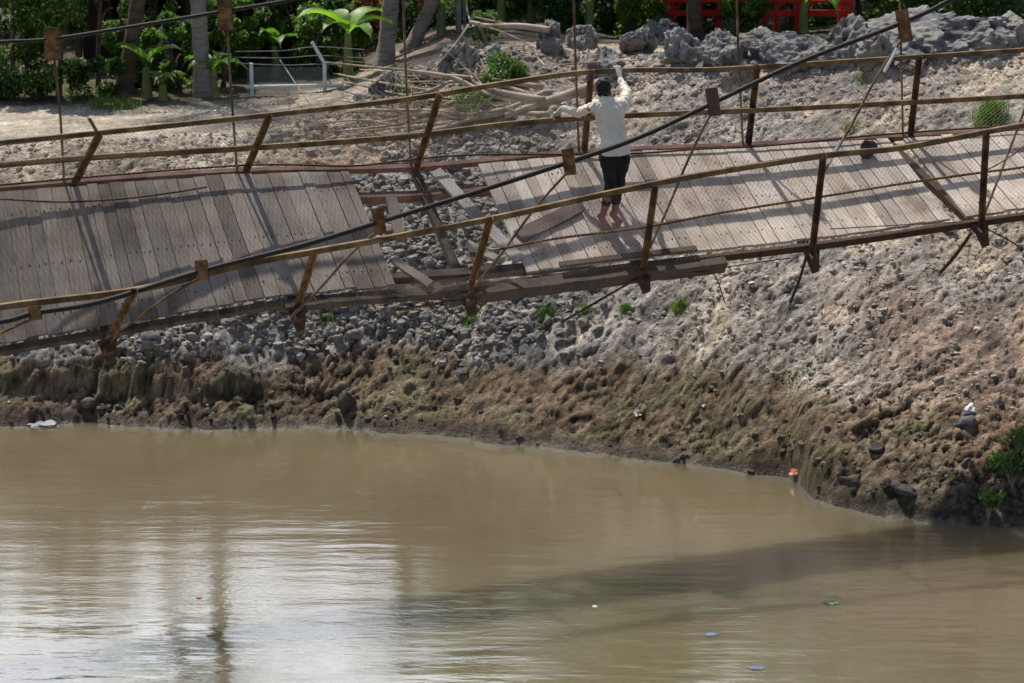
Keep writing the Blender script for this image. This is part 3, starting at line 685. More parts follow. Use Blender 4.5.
def tree(px,py,Y,h,rx,rz,n,size,col,label,name='broadleaf_tree',cat='tree',group='trees behind the bank',lift=.35,trunk_r=.12,k=16,**kw):
    X=(px-512)/F*(Y*CP+5.5*SP); z=ground_z(X,Y); o=empty(name,(X,Y,z)); tag(o,label,cat,group)
    cz=z+h*(lift+ (1-lift)/2)
    b,pts=trunk_mb((X,Y,z-.1),(X+random.uniform(-.2,.2),Y,z+h*.75),trunk_r,trunk_r*.35,.15,rings=False,seed=int(px)); 
    for q in range(5):
        s=pts[random.randint(12,24)]; e=s+Vector((random.uniform(-1,1)*rx*.7,random.uniform(-1,1)*rx*.6,random.uniform(.2,.8)*h*.3)); b.tube(crv([s,(s+e)/2+Vector((0,0,.1)),e],4),[trunk_r*.45*(1-.08*i) for i in range(9)],6)
    b.build('trunk',M['bark_dark'],o,smooth=True)
    leafcloud(clusters((X,Y,cz),rx,rx*.8,h*(1-lift)/2*rz,k,rx*.22,rx*.48,full=(lift<.1)),n,size,col,'crown',o,**kw); return o
dk=(.055,.115,.027); md=(.10,.20,.035); lt=(.15,.27,.04)
VC=dict(lift=0,trunk_r=.05)
tree(12,108,35.3,2.5,.62,1,11000,.075,dk,'dark leafy vine covered tree at the left edge',bright=(.30,.46,.08),k=26,**VC)
tree(58,108,35.1,2.5,.55,1,11000,.075,(.055,.12,.028),'dark vine covered tree with some leaves coloured as sunlit, second from the left edge',bright=(.32,.48,.08),bfrac=.28,k=26,**VC)  # bright leaves of the left trees: sunlight put into the leaf colour
tree(98,106,35.5,2.4,.42,1,8000,.075,dk,'narrow dark bush left of the leaning palm trunk',k=22,**VC)
tree(-50,108,35.5,2.6,.9,1,5000,.12,dk,'dark tree just outside the left edge of the view',**VC)
tree(182,104,36.0,1.15,.34,1,4600,.075,(.08,.16,.03),'sunlit round bush left of the upright palm trunk',name='bush',cat='bush',group='bushes behind the bank',bfrac=.3,**VC)
tree(150,104,36.4,.9,.3,1,3000,.075,md,'low green bush between the two palm trunks',name='bush',cat='bush',group='bushes behind the bank',**VC)
tree(240,100,37.2,1.3,.4,1,3800,.08,md,'green bush behind the left post of the white fence',name='bush',cat='bush',group='bushes behind the bank',**VC)
tree(292,96,37.6,1.5,.6,1,7000,.09,(.06,.12,.025),'mid green bush behind the white fence',name='bush',cat='bush',group='bushes behind the bank',**VC)
tree(345,95,37.0,1.2,.4,1,4600,.08,(.06,.13,.03),'low bush at the right end of the white fence',name='bush',cat='bush',group='bushes behind the bank',**VC)
tree(275,96,39.5,2.4,.9,1,7000,.10,dk,'dark tree directly behind the green bushes at the white fence',k=22,**VC)
tree(345,96,40,2.6,.9,1,7000,.10,dk,'dark tree behind the banana plant left of the grey trunk',k=22,**VC)
tree(128,106,36.2,1.5,.38,1,4600,.075,dk,'dark bush just left of the leaning palm trunk foot',name='bush',cat='bush',group='bushes behind the bank',**VC)
tree(222,104,36.2,1.3,.36,1,4200,.08,(.06,.13,.025),'bush between the upright palm trunk and the white fence',name='bush',cat='bush',group='bushes behind the bank',bfrac=.22,**VC)
tree(165,100,37.3,2.0,.36,1,4200,.08,(.05,.10,.025),'taller bush filling the space between the two palm trunks',name='bush',cat='bush',group='bushes behind the bank',bfrac=.2,**VC)
tree(318,92,37.0,1.0,.35,1,3600,.08,(.07,.15,.03),'light green bush beside the angled arm of the white fence',name='bush',cat='bush',group='bushes behind the bank',bfrac=.25,**VC)
# small plants on the mound
def G2(px,py): q=G(px,py); return q
for (px,py,w,h,n,lab) in ((508,90,.6,.6,3600,'bright green weed bush right of the brush on the mound'),(486,46,.4,.55,1800,'upright green shrub behind the mound branches'),(480,116,.7,.32,2400,'low weeds under the dead branches'),(435,112,.4,.2,800,'small weeds left of the dead branches'),(400,96,.3,.18,500,'tiny weeds on the face of the mound')):
    q=G(px,py); o=empty('weed_bush',tuple(q)); tag(o,lab,'weeds','weeds on the mound')
    leafcloud(clusters((q.x,q.y,q.z+h*.45),w*.6,w*.5,h*.4,8,w*.2,w*.36),n,.055,(.07,.15,.025),'leaves',o,bright=(.16,.30,.05),bfrac=.25)
    b=MB()
    for k in range(7):
        e=q+Vector((random.uniform(-w,w)*.5,random.uniform(-w,w)*.4,h*random.uniform(.5,1))); b.tube(crv([q,(q+e)/2+Vector((0,0,.05)),e],3),.007,5)
    b.build('stems',M['deadwood'],o)
def banana(px,py,Y,h,label,n=6,leaf=1.1,col=(.12,.25,.04),lean=0):
    X=(px-512)/F*(Y*CP+5.5*SP); z=ground_z(X,Y); o=empty('banana_plant',(X,Y,z)); tag(o,label,'banana plant','banana plants behind the bank')
    b,_=trunk_mb((X,Y,z-.05),(X+lean,Y,z+h*.5),.09,.05,.03,rings=False,seed=int(px)); b.build('stem',simple_cache('banana_stem',(.12,.15,.05),(.25,.26,.10)),o,smooth=True)
    for k in range(n):
        az=2*pi*k/n+random.uniform(-.4,.4); L=leaf*random.uniform(.8,1.15); W=L*.2; el=random.uniform(.7,1.35)
        s=Vector((X+lean,Y,z+h*.48)); d=Vector((cos(az),sin(az)*.8,0)); vs=[];fs=[];K=12; cols=[]
        pos=s.copy(); ang=el
        sd=Vector((-sin(az),cos(az),0))
        cbase=np.array(col)*random.uniform(.6,1.25)
        for i in range(K+1):
            t=i/K; w=W*math.sin(min(1,t*1.15+.02)*pi)**.55 if t>.14 else .012
            w=max(w,.008); dr=d*cos(ang)+Vector((0,0,1))*sin(ang); nu=d*(-sin(ang))+Vector((0,0,1))*cos(ang)
            rag=random.uniform(.62,1)
            vs+= [pos+sd*w*rag+nu*w*.35,pos,pos-sd*w*rag+nu*w*.35]; cols+=[cbase,cbase*1.3,cbase*.92]
            pos=pos+dr*(L/K); ang-=random.uniform(.10,.20)
        for i in range(K):
            a=i*3; fs+=[(a,a+1,a+4,a+3),(a+1,a+2,a+5,a+4)]
        mesh_obj('leaf',vs,fs,M['foliage'],o,smooth=True,cols=cols)
_sc={}
def simple_cache(n,a,b_):
    if n not in _sc: _sc[n]=simple(n,a,b_,5,.6,.3,.004)
    return _sc[n]
banana(147,112,35.2,.95,'young banana plant with upright bright leaves beside the leaning palm trunk',5,.75)
banana(163,112,35.0,.5,'low broad leaved plant with drooping pale leaves between the palm trunks',6,.5,(.2,.32,.12))
banana(275,92,37.2,1.0,'pale banana plant behind the mesh of the white fence',6,.8)
banana(530,36,38.0,.9,'dark banana plant behind the left boulders',6,1.0,(.09,.2,.05))
banana(215,112,35.3,.9,'young banana plant right of the upright palm trunk',5,.7)
banana(349,98,35.9,1.5,'banana plant with one tall bright leaf left of the grey trunk',6,1.0,(.17,.30,.05))
banana(442,60,37.2,1.0,'large banana plant between the grey trunks and the grey pole',8,1.3)
banana(500,40,37.6,1.1,'banana plant right of the grey pole',8,1.3,(.12,.28,.05))
banana(588,40,37.4,1.0,'banana plant behind the boulders above the person',7,1.3,(.10,.24,.05))
banana(803,30,37.2,1.0,'banana plant seen through the red frame',8,1.3,(.16,.33,.05))
# palm and other trunks
def palm(x0,y0,x1,y1,Y,r0,r1,label,mt='bark',fr=True,hz=4.6,name='palm_tree',cat='palm tree',n=13,frl=2.0):
    X0=(x0-512)/F*(Y*CP+5.4*SP); z=ground_z(X0,Y); 
    slope=(x1-x0)/max(1,(y0-y1)); top=Vector((X0+slope*hz,Y+.2,z+hz)); o=empty(name,(X0,Y,z)); tag(o,label,cat,'tree trunks behind the bank')
    b,pts=trunk_mb((X0,Y,z-.1),top,r0,r1,.06,seed=int(x0)); b.build('trunk',M[mt],o,smooth=True)
    if fr:
        for k in range(n):
            az=2*pi*k/n+random.uniform(-.2,.2); d=Vector((cos(az),sin(az),0)); sd=Vector((-sin(az),cos(az),0)); ang=random.uniform(.1,1.2); pos=pts[-1].copy(); vs=[];fs=[];cols=[]; K=22; mid=[]
            for i in range(K+1):
                mid.append((pos.copy(),ang)); dr=d*cos(ang)+Vector((0,0,1))*sin(ang); pos=pos+dr*(frl/K); ang-=.085
            for i in range(2,K):
                p_,a_=mid[i]; dr=d*cos(a_)+Vector((0,0,1))*sin(a_); L=.55*math.sin(pi*(i/K)**.8)+.12
                for sg in (1,-1):
                    e=p_+(sd*sg*.8+dr*.5+Vector((0,0,-.55))).normalized()*L; m_=len(vs); wv=dr*.022
                    vs+=[p_-wv,p_+wv,e]; fs.append((m_,m_+1,m_+2)); c=np.array((.07,.15,.025))*random.uniform(.7,1.3); cols+=[c,c,c]
            mb=MB(); mb.usec=True; mb.col=(.14,.2,.05); mb.tube([m_[0] for m_ in mid],[.02*(1-.03*i) for i in range(K+1)],5)
            q=len(mb.v); mb.v+=[tuple(v) for v in vs]; mb.f+=[tuple(i+q for i in f) for f in fs]; mb.m+=[0]*len(fs); mb.c+=cols
            mb.build('frond',M['foliage'],o)
    return o
palm(122,110,143,0,35.6,.13,.10,'brown leaning palm trunk at the left, tilting right','bark_dark',hz=3.6)
palm(203,107,203,0,35.3,.125,.11,'upright grey ringed palm trunk behind the left end of the bank',hz=5.2)
palm(384,80,392,0,36.3,.14,.12,'thick upright grey trunk on the left of the mound',hz=3.2,frl=1.5)
palm(408,45,428,0,37.0,.11,.10,'grey trunk leaning right just beside the thick upright one',hz=3.4,frl=1.4)
tree(695,28,37.2,4.2,1.6,1,7000,.13,dk,'dark forked tree trunk with a crown above the view behind the boulders',lift=.42,trunk_r=.13)
# trees filling the space behind, some of them seen mostly in the water
T2=[(30,42,3.4,1.8),(120,44,3.6,2.0),(225,43,3.6,2.0),(330,44,4.6,2.3),(430,42,5.2,2.2),(530,43,6.0,2.3),(630,42,8.0,2.6),(760,43,9.0,3.0),(880,41,9.0,2.8),(1000,40,9.0,2.8),(1130,41,9.0,2.8),(-90,42,3.6,2.2),(590,50,8.5,3.2),(940,48,11,3.8),(700,50,11,3.8)]
names=['far left','second far','third far','fourth far','fifth far']
T2L=['dark tree far behind the left vine covered trees','dark tree far behind the leaning palm','dark tree far behind the upright palm','dark tree far behind the white fence','dark tree far behind the grey trunks','dense tree behind the left end of the boulder row','tall dense tree behind the dark forked trunk','tall dense tree behind the red frame','tall dense tree behind the tall lumpy boulders','tall dense tree behind the largest boulder','tall dense tree beyond the right edge','dark tree beyond the left edge','tall far tree above the person','tall far tree behind the right boulders','tall far tree behind the red posts']
for (a,Y,h,r),l in zip(T2,T2L): tree(a,30,Y,h,r,1,int(5000+2200*r),.13+.018*r,random.choice([dk,md,(.035,.075,.02)]),l,lift=0.02,k=22,group='far trees behind the bank',bright=(.12,.22,.04))
for (px,Y,h,r,cc,l) in ((640,37.6,.9,.45,1,'low yellow green bush behind the boulders left of the red frame'),(742,37.4,.75,.4,1,'low yellow green bush under the red frame'),(560,37.6,.8,.5,0,'low bush behind the left boulders'),(985,37.0,1.4,1.0,0,'dark low bush behind the largest boulder'),(905,37.6,1.3,.8,0,'dark low bush right of the red frame'),(475,38.5,1.0,.7,0,'low bush right of the grey pole'),(610,38.6,1.1,.6,0,'dark low bush above the person'),(690,38.8,1.2,.7,0,'dark low bush behind the forked trunk'),(790,38.8,1.1,.7,0,'dark low bush behind the red frame'),(530,38.8,1.1,.6,0,'dark low bush behind the grey log'),(410,39.0,1.2,.6,0,'dark low bush between the grey trunks'),(860,38.9,1.2,.6,0,'dark low bush behind the right end of the red frame')):
    tree(px,30,Y,h,r,1,int(5200*r+1500),.085,(.10,.17,.03) if cc else dk,l,name='bush',cat='bush',group='bushes behind the bank',bfrac=.28 if cc else .1,k=20,**VC)
for px,py,Y,l in ((366,60,37.0,'red leaved croton shrub left of the thick grey trunk'),(421,50,37.8,'red leaved croton shrub right of the leaning grey trunk'),(512,30,38.0,'dark red leaved shrub right of the grey pole')):
    tree(px,py,Y,1.5,.28,1,700,.10,(.30,.08,.05),l,name='croton_shrub',cat='shrub',lift=.3,trunk_r=.02,group='red leaved shrubs',bright=(.4,.16,.08),bfrac=.4)
# grass clumps
def grass(px,py,w,h,n,label,col=(.10,.20,.04)):
    q=G(px,py); vs=[];fs=[];cs=[]
    for k in range(n):
        x=q.x+random.gauss(0,w*.4); y=q.y+random.gauss(0,w*.35); z=ground_z(x,y)-.005; a=random.uniform(0,6.28); L=h*random.uniform(.5,1.2); ln=Vector((cos(a),sin(a),0))*L*random.uniform(.1,.7); s=Vector((-sin(a),cos(a),0))*.0045
        p0=Vector((x,y,z)); p1=p0+ln*.35+Vector((0,0,L*.6)); p2=p0+ln+Vector((0,0,L*.85)); m_=len(vs); vs+=[p0-s,p0+s,p1+s*.8,p1-s*.8,p2]; fs+=[(m_,m_+1,m_+2,m_+3),(m_+3,m_+2,m_+4)]
        c=np.array(col)*random.uniform(.6,1.5)*(1 if random.random()>.15 else 1)*np.array([random.uniform(.85,1.5),1,1]); cs+=[c]*5
    o=mesh_obj('grass_clump',vs,fs,M['grass'],cols=cs); tag(o,label,'grass clump','grass clumps on the bank')
for g in ((990,118,.22,.26,700,'largest grass tuft on the upper slope near the right edge'),(680,308,.12,.10,260,'green tuft below the near deck edge right of the hanging wire'),(545,314,.16,.09,240,'pale green tuft below the timber beam'),(625,311,.10,.08,160,'small tuft between two larger tufts under the deck'),(470,322,.18,.11,300,'yellowish tuft on the grey rubble'),(585,313,.10,.08,140,'small tuft right of the pale green tuft'),(326,325,.12,.09,160,'bright tuft among the clods under the left beam'),(440,335,.15,.07,160,'thin tuft on the edge of the brown slope'),(850,130,.12,.10,140,'small tuft just above the far rail foot'),(862,82,.12,.09,120,'small tuft between the upper rails at right'),(800,225,.1,.07,60,'faint tuft on slope below the right deck'),(65,140,.15,.09,90,'thin tuft on the left terrace edge'),(752,38,.15,.16,200,'dry tuft between the boulders under the red frame'),(700,62,.12,.1,110,'short tuft below the boulder row'),(795,378,.12,.06,100,'low tuft on the brown slope')):
    grass(*g)
grass(110,108,.5,.22,300,'ragged grass at the foot of the left trees'); grass(540,318,.3,.03,120,'sparse sprouts on the slope under the deck')
# leafy plant at the right water edge
def weedplant(px,py,w,h,n,label):
    q=G(px,py); o=empty('leafy_weed',tuple(q)); tag(o,label,'weed','leafy weeds by the water')
    b=MB(); cl=[]
    for k in range(9):
        e=q+Vector((random.uniform(-w,w),random.uniform(-w,w)*.5,h*random.uniform(.5,1.05))); m_=(q+e)/2+Vector((0,0,.08)); b.tube(crv([q,m_,e],4),.006,5); cl+=[(e.x,e.y,e.z,.09),(m_.x,m_.y,m_.z,.06)]
    b.build('stems',M['deadwood'],o); leafcloud(cl,n,.06,(.12,.20,.05),'leaves',o,bright=(.22,.32,.08),bfrac=.3)
weedplant(1012,488,.22,.40,900,'leafy green weed at the right edge over the water'); weedplant(988,522,.10,.34,200,'thin sprouting weed standing at the water edge'); weedplant(1018,452,.2,.25,400,'pale leafy weed high beside the right edge')
# ------------------------------------------------------------------ DEAD BRANCHES
def branch(L,r0,r1,label,name='fallen_branch',twigs=6,lift=.12,mt='deadwood',tw=.5,group='dead branches on the mound'):
    pts=[]
    for (x,y,l) in L:
        q=G(x,y+l*60+14); q=P(x,y,q.y*CP+(H-q.z)*SP); pts.append(q)
    c=crv(pts,6); n=len(c); b=MB(); b.tube(c,[r0+(r1-r0)*i/(n-1)*1. for i in range(n)],8)
    for k in range(twigs):
        i=random.randint(n//4,n-2); d=(c[i+1]-c[i]).normalized(); e=c[i]+(d*random.uniform(.3,.8)+Vector((random.uniform(-.5,.5),random.uniform(-.3,.3),random.uniform(-.1,.5)))).normalized()*random.uniform(.25,.9)*tw*1.4
        m_=(c[i]+e)/2+Vector((random.uniform(-.05,.05),0,random.uniform(-.04,.06))); rr=(r0+(r1-r0)*i/n)*.45; b.tube(crv([c[i],m_,e],4),[rr*(1-.07*j) for j in range(9)],6)
        for q in range(2):
            e2=m_+Vector((random.uniform(-.3,.3),random.uniform(-.2,.2),random.uniform(-.05,.3)))*tw; b.tube([m_,e2],[rr*.5,rr*.2],5)
    o=b.build(name,M[mt],smooth=True); tag(o,label,'branch',group)
branch([(600,84,.2),(565,96,.2),(540,104,.1),(505,116,.05)],.085,.05,'thick fallen log behind the far rail ending at the hand of the person',twigs=0)
branch([(545,99,.2),(520,101,.2),(487,94,.2),(455,78,.3),(420,72,.3),(370,67,.5),(325,62,.6)],.045,.012,'long thin branch reaching left towards the white fence',twigs=3)
branch([(545,100,.2),(500,92,.3),(478,84,.3),(470,76,.3)],.05,.02,'forked pale branch pointing up left from the log',twigs=3)
branch([(540,104,.2),(500,104,.1),(470,108,.1),(430,112,.1),(380,122,.05),(345,124,.0)],.04,.01,'middle bare branch fanning left along the ground',twigs=8)
branch([(530,110,.1),(490,96,.1),(462,100,.1),(420,110,.1),(360,110,.1),(330,118,.05)],.035,.01,'upper bare branch of the brush fan',twigs=8)
branch([(480,118,.05),(440,118,.05),(400,124,.0),(350,130,.0),(310,132,.0)],.028,.008,'lowest bare branch lying on the slope edge',twigs=9)
branch([(490,74,.1),(450,82,.1),(425,92,.1),(380,100,.05),(300,116,.05)],.03,.008,'pale branch crossing in front of the mound',twigs=7)
branch([(468,25,.5),(455,45,.4),(440,62,.2),(432,72,.1)],.018,.012,'thin stick leaning on the mound left of the pale hose',twigs=1)
branch([(550,30,.2),(520,26,.3),(490,26,.3),(470,22,.4)],.05,.03,'grey log lying high behind the mound',twigs=1)
branch([(400,126,.0),(360,120,.05),(320,124,.05),(285,128,.0)],.02,.006,'thin twiggy branch at the left tip of the brush pile',twigs=8)
branch([(545,66,.1),(538,58,.1),(528,45,.2),(505,33,.3),(490,28,.3)],.012,.010,'pale curved cane arching over the mound',twigs=0)
branch([(560,65,.1),(600,62,.1),(640,60,.1)],.014,.008,'straight stick lying on the clay left of the person',twigs=0)
rb=random.Random(5)
for k in range(12):
    x0=rb.uniform(470,555); y0=rb.uniform(86,116); x1=x0-rb.uniform(70,190); y1=y0+rb.uniform(-22,26); bw=rb.uniform(-8,8)
    branch([(x0,y0,.15*rb.random()),((2*x0+x1)/3,(2*y0+y1)/3+bw,.2*rb.random()),((x0+2*x1)/3,(y0+2*y1)/3+bw*.7,.12*rb.random()),(x1,min(y1,134),.03)],rb.uniform(.024,.045),.009,'thin bare branch tangled in the brush pile on the mound',twigs=6,group='thin branches in the brush pile')
branch([(280,60,.4),(300,90,.1),(320,120,.0)],.010,.006,'upright thin stick in front of the white fence',twigs=2)
# ------------------------------------------------------------------ BUILT THINGS BEHIND
def hut():
    Y=38.6; X0=(82-512)/F*(Y*CP+1.5); X1=(258-512)/F*(Y*CP+1.5); z=ground_z((X0+X1)/2,Y); o=empty('wooden_house',((X0+X1)/2,Y,z)); tag(o,'dark wooden house with a purple brown roof in the shade behind the palm trunks','house')
    cx=(X0+X1)/2; w=X1-X0
    b=MB(); b.box((cx,Y+2,z+1.0),(w,3.6,1.9)); b.build('wall',M['hut_wall'],o)
    r=MB(); e=z+1.25
    r.box8([Vector(v) for v in ((cx-w/2-.4,Y-1.0,e),(cx+w/2+.4,Y-1.0,e),(cx+w/2+.4,Y+2,e+1.3),(cx-w/2-.4,Y+2,e+1.3),(cx-w/2-.4,Y-1.0,e+.07),(cx+w/2+.4,Y-1.0,e+.07),(cx+w/2+.4,Y+2,e+1.37),(cx-w/2-.4,Y+2,e+1.37))])
    r.box8([Vector(v) for v in ((cx-w/2-.4,Y+2.003,e+1.3),(cx+w/2+.4,Y+2.003,e+1.3),(cx+w/2+.4,Y+5,e),(cx-w/2-.4,Y+5,e),(cx-w/2-.4,Y+2.003,e+1.37),(cx+w/2+.4,Y+2.003,e+1.37),(cx+w/2+.4,Y+5,e+.07),(cx-w/2-.4,Y+5,e+.07))])
    for k in range(24): r.tube([(cx-w/2-.35+k*(w+.7)/23,Y-1.0,e+.08),(cx-w/2-.35+k*(w+.7)/23,Y+1.98,e+1.38)],.02,5)
    r.build('roof',M['hut_roof'],o)
    for k in range(4):
        p=MB(); p.box((cx-w/2+.1+k*(w-.2)/3,Y-.7,z+.7),(.10,.10,1.45)); bev(p.build('porch_post',M['beam_wood'],o))
    for q in (.3,.72):
        wi=MB(); x=cx-w/2+w*q; wi.box((x,Y+.185,z+1.0),(.7,.03,.7)); f=wi.build('window',M['dark'],o)
        fr=MB()
        for (dx,dz,sx,sz) in ((0,.38,.84,.06),(0,-.38,.84,.06),(-.39,0,.06,.70),(.39,0,.06,.70),(0,0,.04,.70)): fr.box((x+dx,Y+.15,z+1.0+dz),(sx,.05,sz))
        fr.build('window_frame',M['beam_wood'],f)
hut()
def shed():
    Y=36.9; x0=(165-512)/F*(Y*CP+1.4); x1=(200-512)/F*(Y*CP+1.4); z=ground_z(x0,Y); o=empty('metal_shed',((x0+x1)/2,Y,z)); tag(o,'small grey corrugated metal shed behind the upright palm trunk','shed')
    b=MB(); w=x1-x0; b.box(((x0+x1)/2,Y+.5,z+.4),(w,.9,.8))
    for k in range(12): b.box(((x0+x1)/2,Y+.04,z+.06+k*.065),(w+.01,.035,.03))
    b.build('wall',M['grey_sheet'],o); r=MB(); r.box(((x0+x1)/2,Y+.5,z+.84),(w+.16,1.1,.05),Matrix.Rotation(.08,3,'X')); r.build('roof',M['grey_sheet'],o)
    d=MB(); d.box(((x0+x1)/2,Y-.005,z+.35),(.28,.03,.6)); d.build('door',M['hut_wall'],o)
shed()
def fence():
    Y=35.3; o=None; z=ground_z(-3.4,Y)
    def q(px,py): 
        a=P(px,py,(Y)*CP+5.5*SP); return Vector((a.x,Y,a.z))
    o=empty('white_wire_fence',tuple(q(292,105))); tag(o,'white steel fence with barbed wire arms and mesh infill behind the terrace','fence')
    for (a,b_,c) in (((252,62),(252,108),None),((325,62),(325,108),(313,40)),((288,88),(288,108),None)):
        m_=MB(); m_.tube([q(*a),q(*b_)],.030,8); 
        if c: m_.tube([q(*a),q(*c)],.026,8)
        m_.build('fence_post',M['white_metal'],o)
    m_=MB(); m_.tube([q(246,87),q(344,85)],.032,8); m_.build('top_rail',M['white_metal'],o)
    m_=MB(); m_.tube([q(246,104),q(332,104)],.014,6); m_.build('bottom_rail',M['white_metal'],o)
    m_=MB()
    for k in range(30): 
        x=248+k*2.9; m_.tube([q(x,87),q(x,105)],.004,4,cap=False)
    m_.build('mesh_infill',M['white_metal'],o)
    m_=MB()
    for k in range(34): x=248+k*2.4; m_.tube([q(x,66),q(min(x+12,332),87)],.003,3,cap=False); m_.tube([q(x,66),q(max(x-12,248),87)],.003,3,cap=False)
    m_.build('upper_netting',M['grey_sheet'],o)
    for (y0,y1) in ((62,63),(56,54),(50,45)):
        m_=MB(); m_.tube(crv([q(236,y0),q(285,(y0+y1)/2+1.5),q(325-(62-y1)*.5,y1),q(365,y1+3)],4),.005,4); m_.build('barbed_wire',M['grey_sheet'],o)
fence()
def pole(px0,px1,py0,py1,Y,r,label,mt='grey_sheet'):
    a=P(px0,py0,Y*CP+5*SP); b_=P(px1,py1,Y*CP+5*SP); d=(b_-a); e=a+d*3.2; b=MB(); a.z=min(a.z,ground_z(a.x,a.y)+.0)
    b.tube([a-Vector((0,0,.2)),b_,e],r,10); b.tube([e-d.normalized()*.02,e+d.normalized()*.05],r*1.25,10); o=b.build('metal_pole',M[mt],smooth=True); tag(o,label,'pole','metal poles behind the mound')
pole(459,458,40,0,37,.05,'thicker grey metal pole behind the mound'); pole(466,464,42,0,37.3,.025,'thin grey metal pole beside the thicker one')
b=MB(); b.tube(crv([P(466,-12,38),P(468,14,37.8),P(474,28,37.5),P(478,48,36.8)],5),.018,7); tag(b.build('hanging_hose',M['hose'],smooth=True),'pale hose hanging down beside the grey poles','hose')
def redframe(x0,x1,ytop,label,bars,Y=37.6):
    def q(px,py): a=P(px,py,Y*CP+4.8*SP); return Vector((a.x,Y,a.z))
    c=q((x0+x1)/2,30); gz=ground_z(c.x,Y); o=empty('red_steel_frame',(c.x,Y,gz)); tag(o,label,'steel frame','red steel frames behind the boulders')
    for x in bars:
        b=MB(); t=q(x,ytop); b.box((t.x,Y,(t.z+gz)/2),(.08,.08,t.z-gz)); bev(b.build('upright',M['red_paint'],o))
    for y,h in ((12,.10),(0,.05),(ytop,.08)):
        b=MB(); l=q(x0,y); r=q(x1,y); b.box(((l.x+r.x)/2,Y-.075,l.z),(r.x-l.x+.1,.06,h)); bev(b.build('crossbar',M['red_paint'],o))
    for i in range(len(bars)-1):
        b=MB(); a=q(bars[i],12); e=q(bars[i+1],ytop); b.tube([Vector((a.x,Y+.06,a.z)),Vector((e.x,Y+.06,e.z))],.02,6); b.build('brace',M['red_paint'],o)
redframe(735,850,-22,'wide bright red steel frame behind the right boulders',[738,765,776,797,840,848])
redframe(655,722,-22,'narrow bright red steel frame half hidden by the dark tree trunk',[657,672,700,718],38.2)
# ------------------------------------------------------------------ LITTER
def lump(px,py,w,h,mt,name,label,cat,d=None,seed=1,on_deck=None,flat=1):
    if on_deck: q=deck(*on_deck,.05); 
    else: q=G(px,py)
    dist=q.y*CP+(H-q.z)*SP; s=w/F*dist/2; hh=h/F*dist/2
    v,f,_=rock_mesh((q.x,q.y,q.z+hh*.5),(s,s*.8,hh*1.2),seed,3,.7,4); o=mesh_obj(name,v,f,M[mt],smooth=False); tag(o,label,cat); return o
lump(690,208,0,0,'white_bag','x','x','x') if False else None
lump(943,228,24,10,'white_bag','plastic_bag','crumpled pale plastic sheet on the slope below the right deck','plastic sheet',seed=5)
lump(188,327,18,10,'pink','concrete_fragment','pinkish broken block among the clods below the left deck','block',seed=6)
lump(797,474,14,5,'orange_pl','plastic_scrap','orange red plastic scrap at the water edge','scrap',seed=7)
lump(968,414,20,12,'white_bag','plastic_bag','small white plastic bag lying on the dark lump near the right edge','plastic bag',seed=8)
lump(638,415,10,6,'white_bag','plastic_scrap','small white scrap on the brown slope','scrap',seed=9)
lump(45,424,30,5,'grey_sheet','mud_slab','grey flat slab at the left waterline','slab',seed=12)
t_,u_=D(866,163); lump(0,0,18,22,'rock_g' if 'rock_g' in M else 'dark_cloth','rag_bundle','dark grey crumpled rag lying on the right deck beside the missing plank','rag',on_deck=(t_,u_),seed=10)
def floaty(px,py,w,mt,label,seed):
    q=PZ(px,py,.0); d=q.y*CP+H*SP; s=w/F*d/2; r=random.Random(seed); n=12; vs=[(q.x,q.y,.012)]; 
    for k in range(n): a=2*pi*k/n; rr=s*r.uniform(.7,1.1); vs.append((q.x+cos(a)*rr,q.y+sin(a)*rr*.7,.006+.006*r.random()))
    vs2=[(x,y,z-.012) for x,y,z in vs]; fs=[(0,1+k,1+(k+1)%n) for k in range(n)]+[(n+1,n+2+(k+1)%n,n+2+k) for k in range(n)]+[(1+k,n+2+k,n+2+(k+1)%n,1+(k+1)%n) for k in range(n)]
    o=mesh_obj('floating_scrap',vs+vs2,fs,M[mt]); tag(o,label,'floating scrap','scraps floating on the river')
floaty(831,603,17,'green_pl','green plastic scrap floating at lower right',1); floaty(711,635,14,'blue_pl','blue plastic scrap floating nearer the middle',2); floaty(757,668,18,'blue_pl','larger blue scrap floating near the bottom edge',3); floaty(595,607,7,'white_bag','tiny white scrap floating at bottom centre',4); floaty(199,598,6,'orange_pl','tiny red scrap floating at lower left',5)
# ------------------------------------------------------------------ PERSON
def vox(name,build,voxel,mt,parent,disp=None,smooth=3):
    bm_=MB(); build(bm_)
    me=bpy.data.meshes.new('tmp'); me.from_pydata(bm_.v,[],bm_.f); o=bpy.data.objects.new('tmp',me); COL.objects.link(o)
    m=o.modifiers.new('r','REMESH'); m.mode='VOXEL'; m.voxel_size=voxel; m.use_smooth_shade=True
    s=o.modifiers.new('s','SMOOTH'); s.factor=.5; s.iterations=smooth
    dg=bpy.context.evaluated_depsgraph_get(); me2=bpy.data.meshes.new_from_object(o.evaluated_get(dg)); bpy.data.objects.remove(o)
    if disp:
        n=len(me2.vertices); co=np.zeros(n*3); me2.vertices.foreach_get('co',co); co=co.reshape(-1,3); no=np.zeros(n*3); me2.vertices.foreach_get('normal',no); no=no.reshape(-1,3)
        co=co+no*disp(co)[:,None]; me2.vertices.foreach_set('co',co.ravel())
    me2.name=name; me2.materials.clear(); me2.materials.append(M[mt]); me2.polygons.foreach_set('use_smooth',np.ones(len(me2.polygons),dtype=bool)); me2.transform(world_of(parent).inverted()); me2.update()
    r=bpy.data.objects.new(name,me2); COL.objects.link(r); r.parent=parent; return r
_ico=None
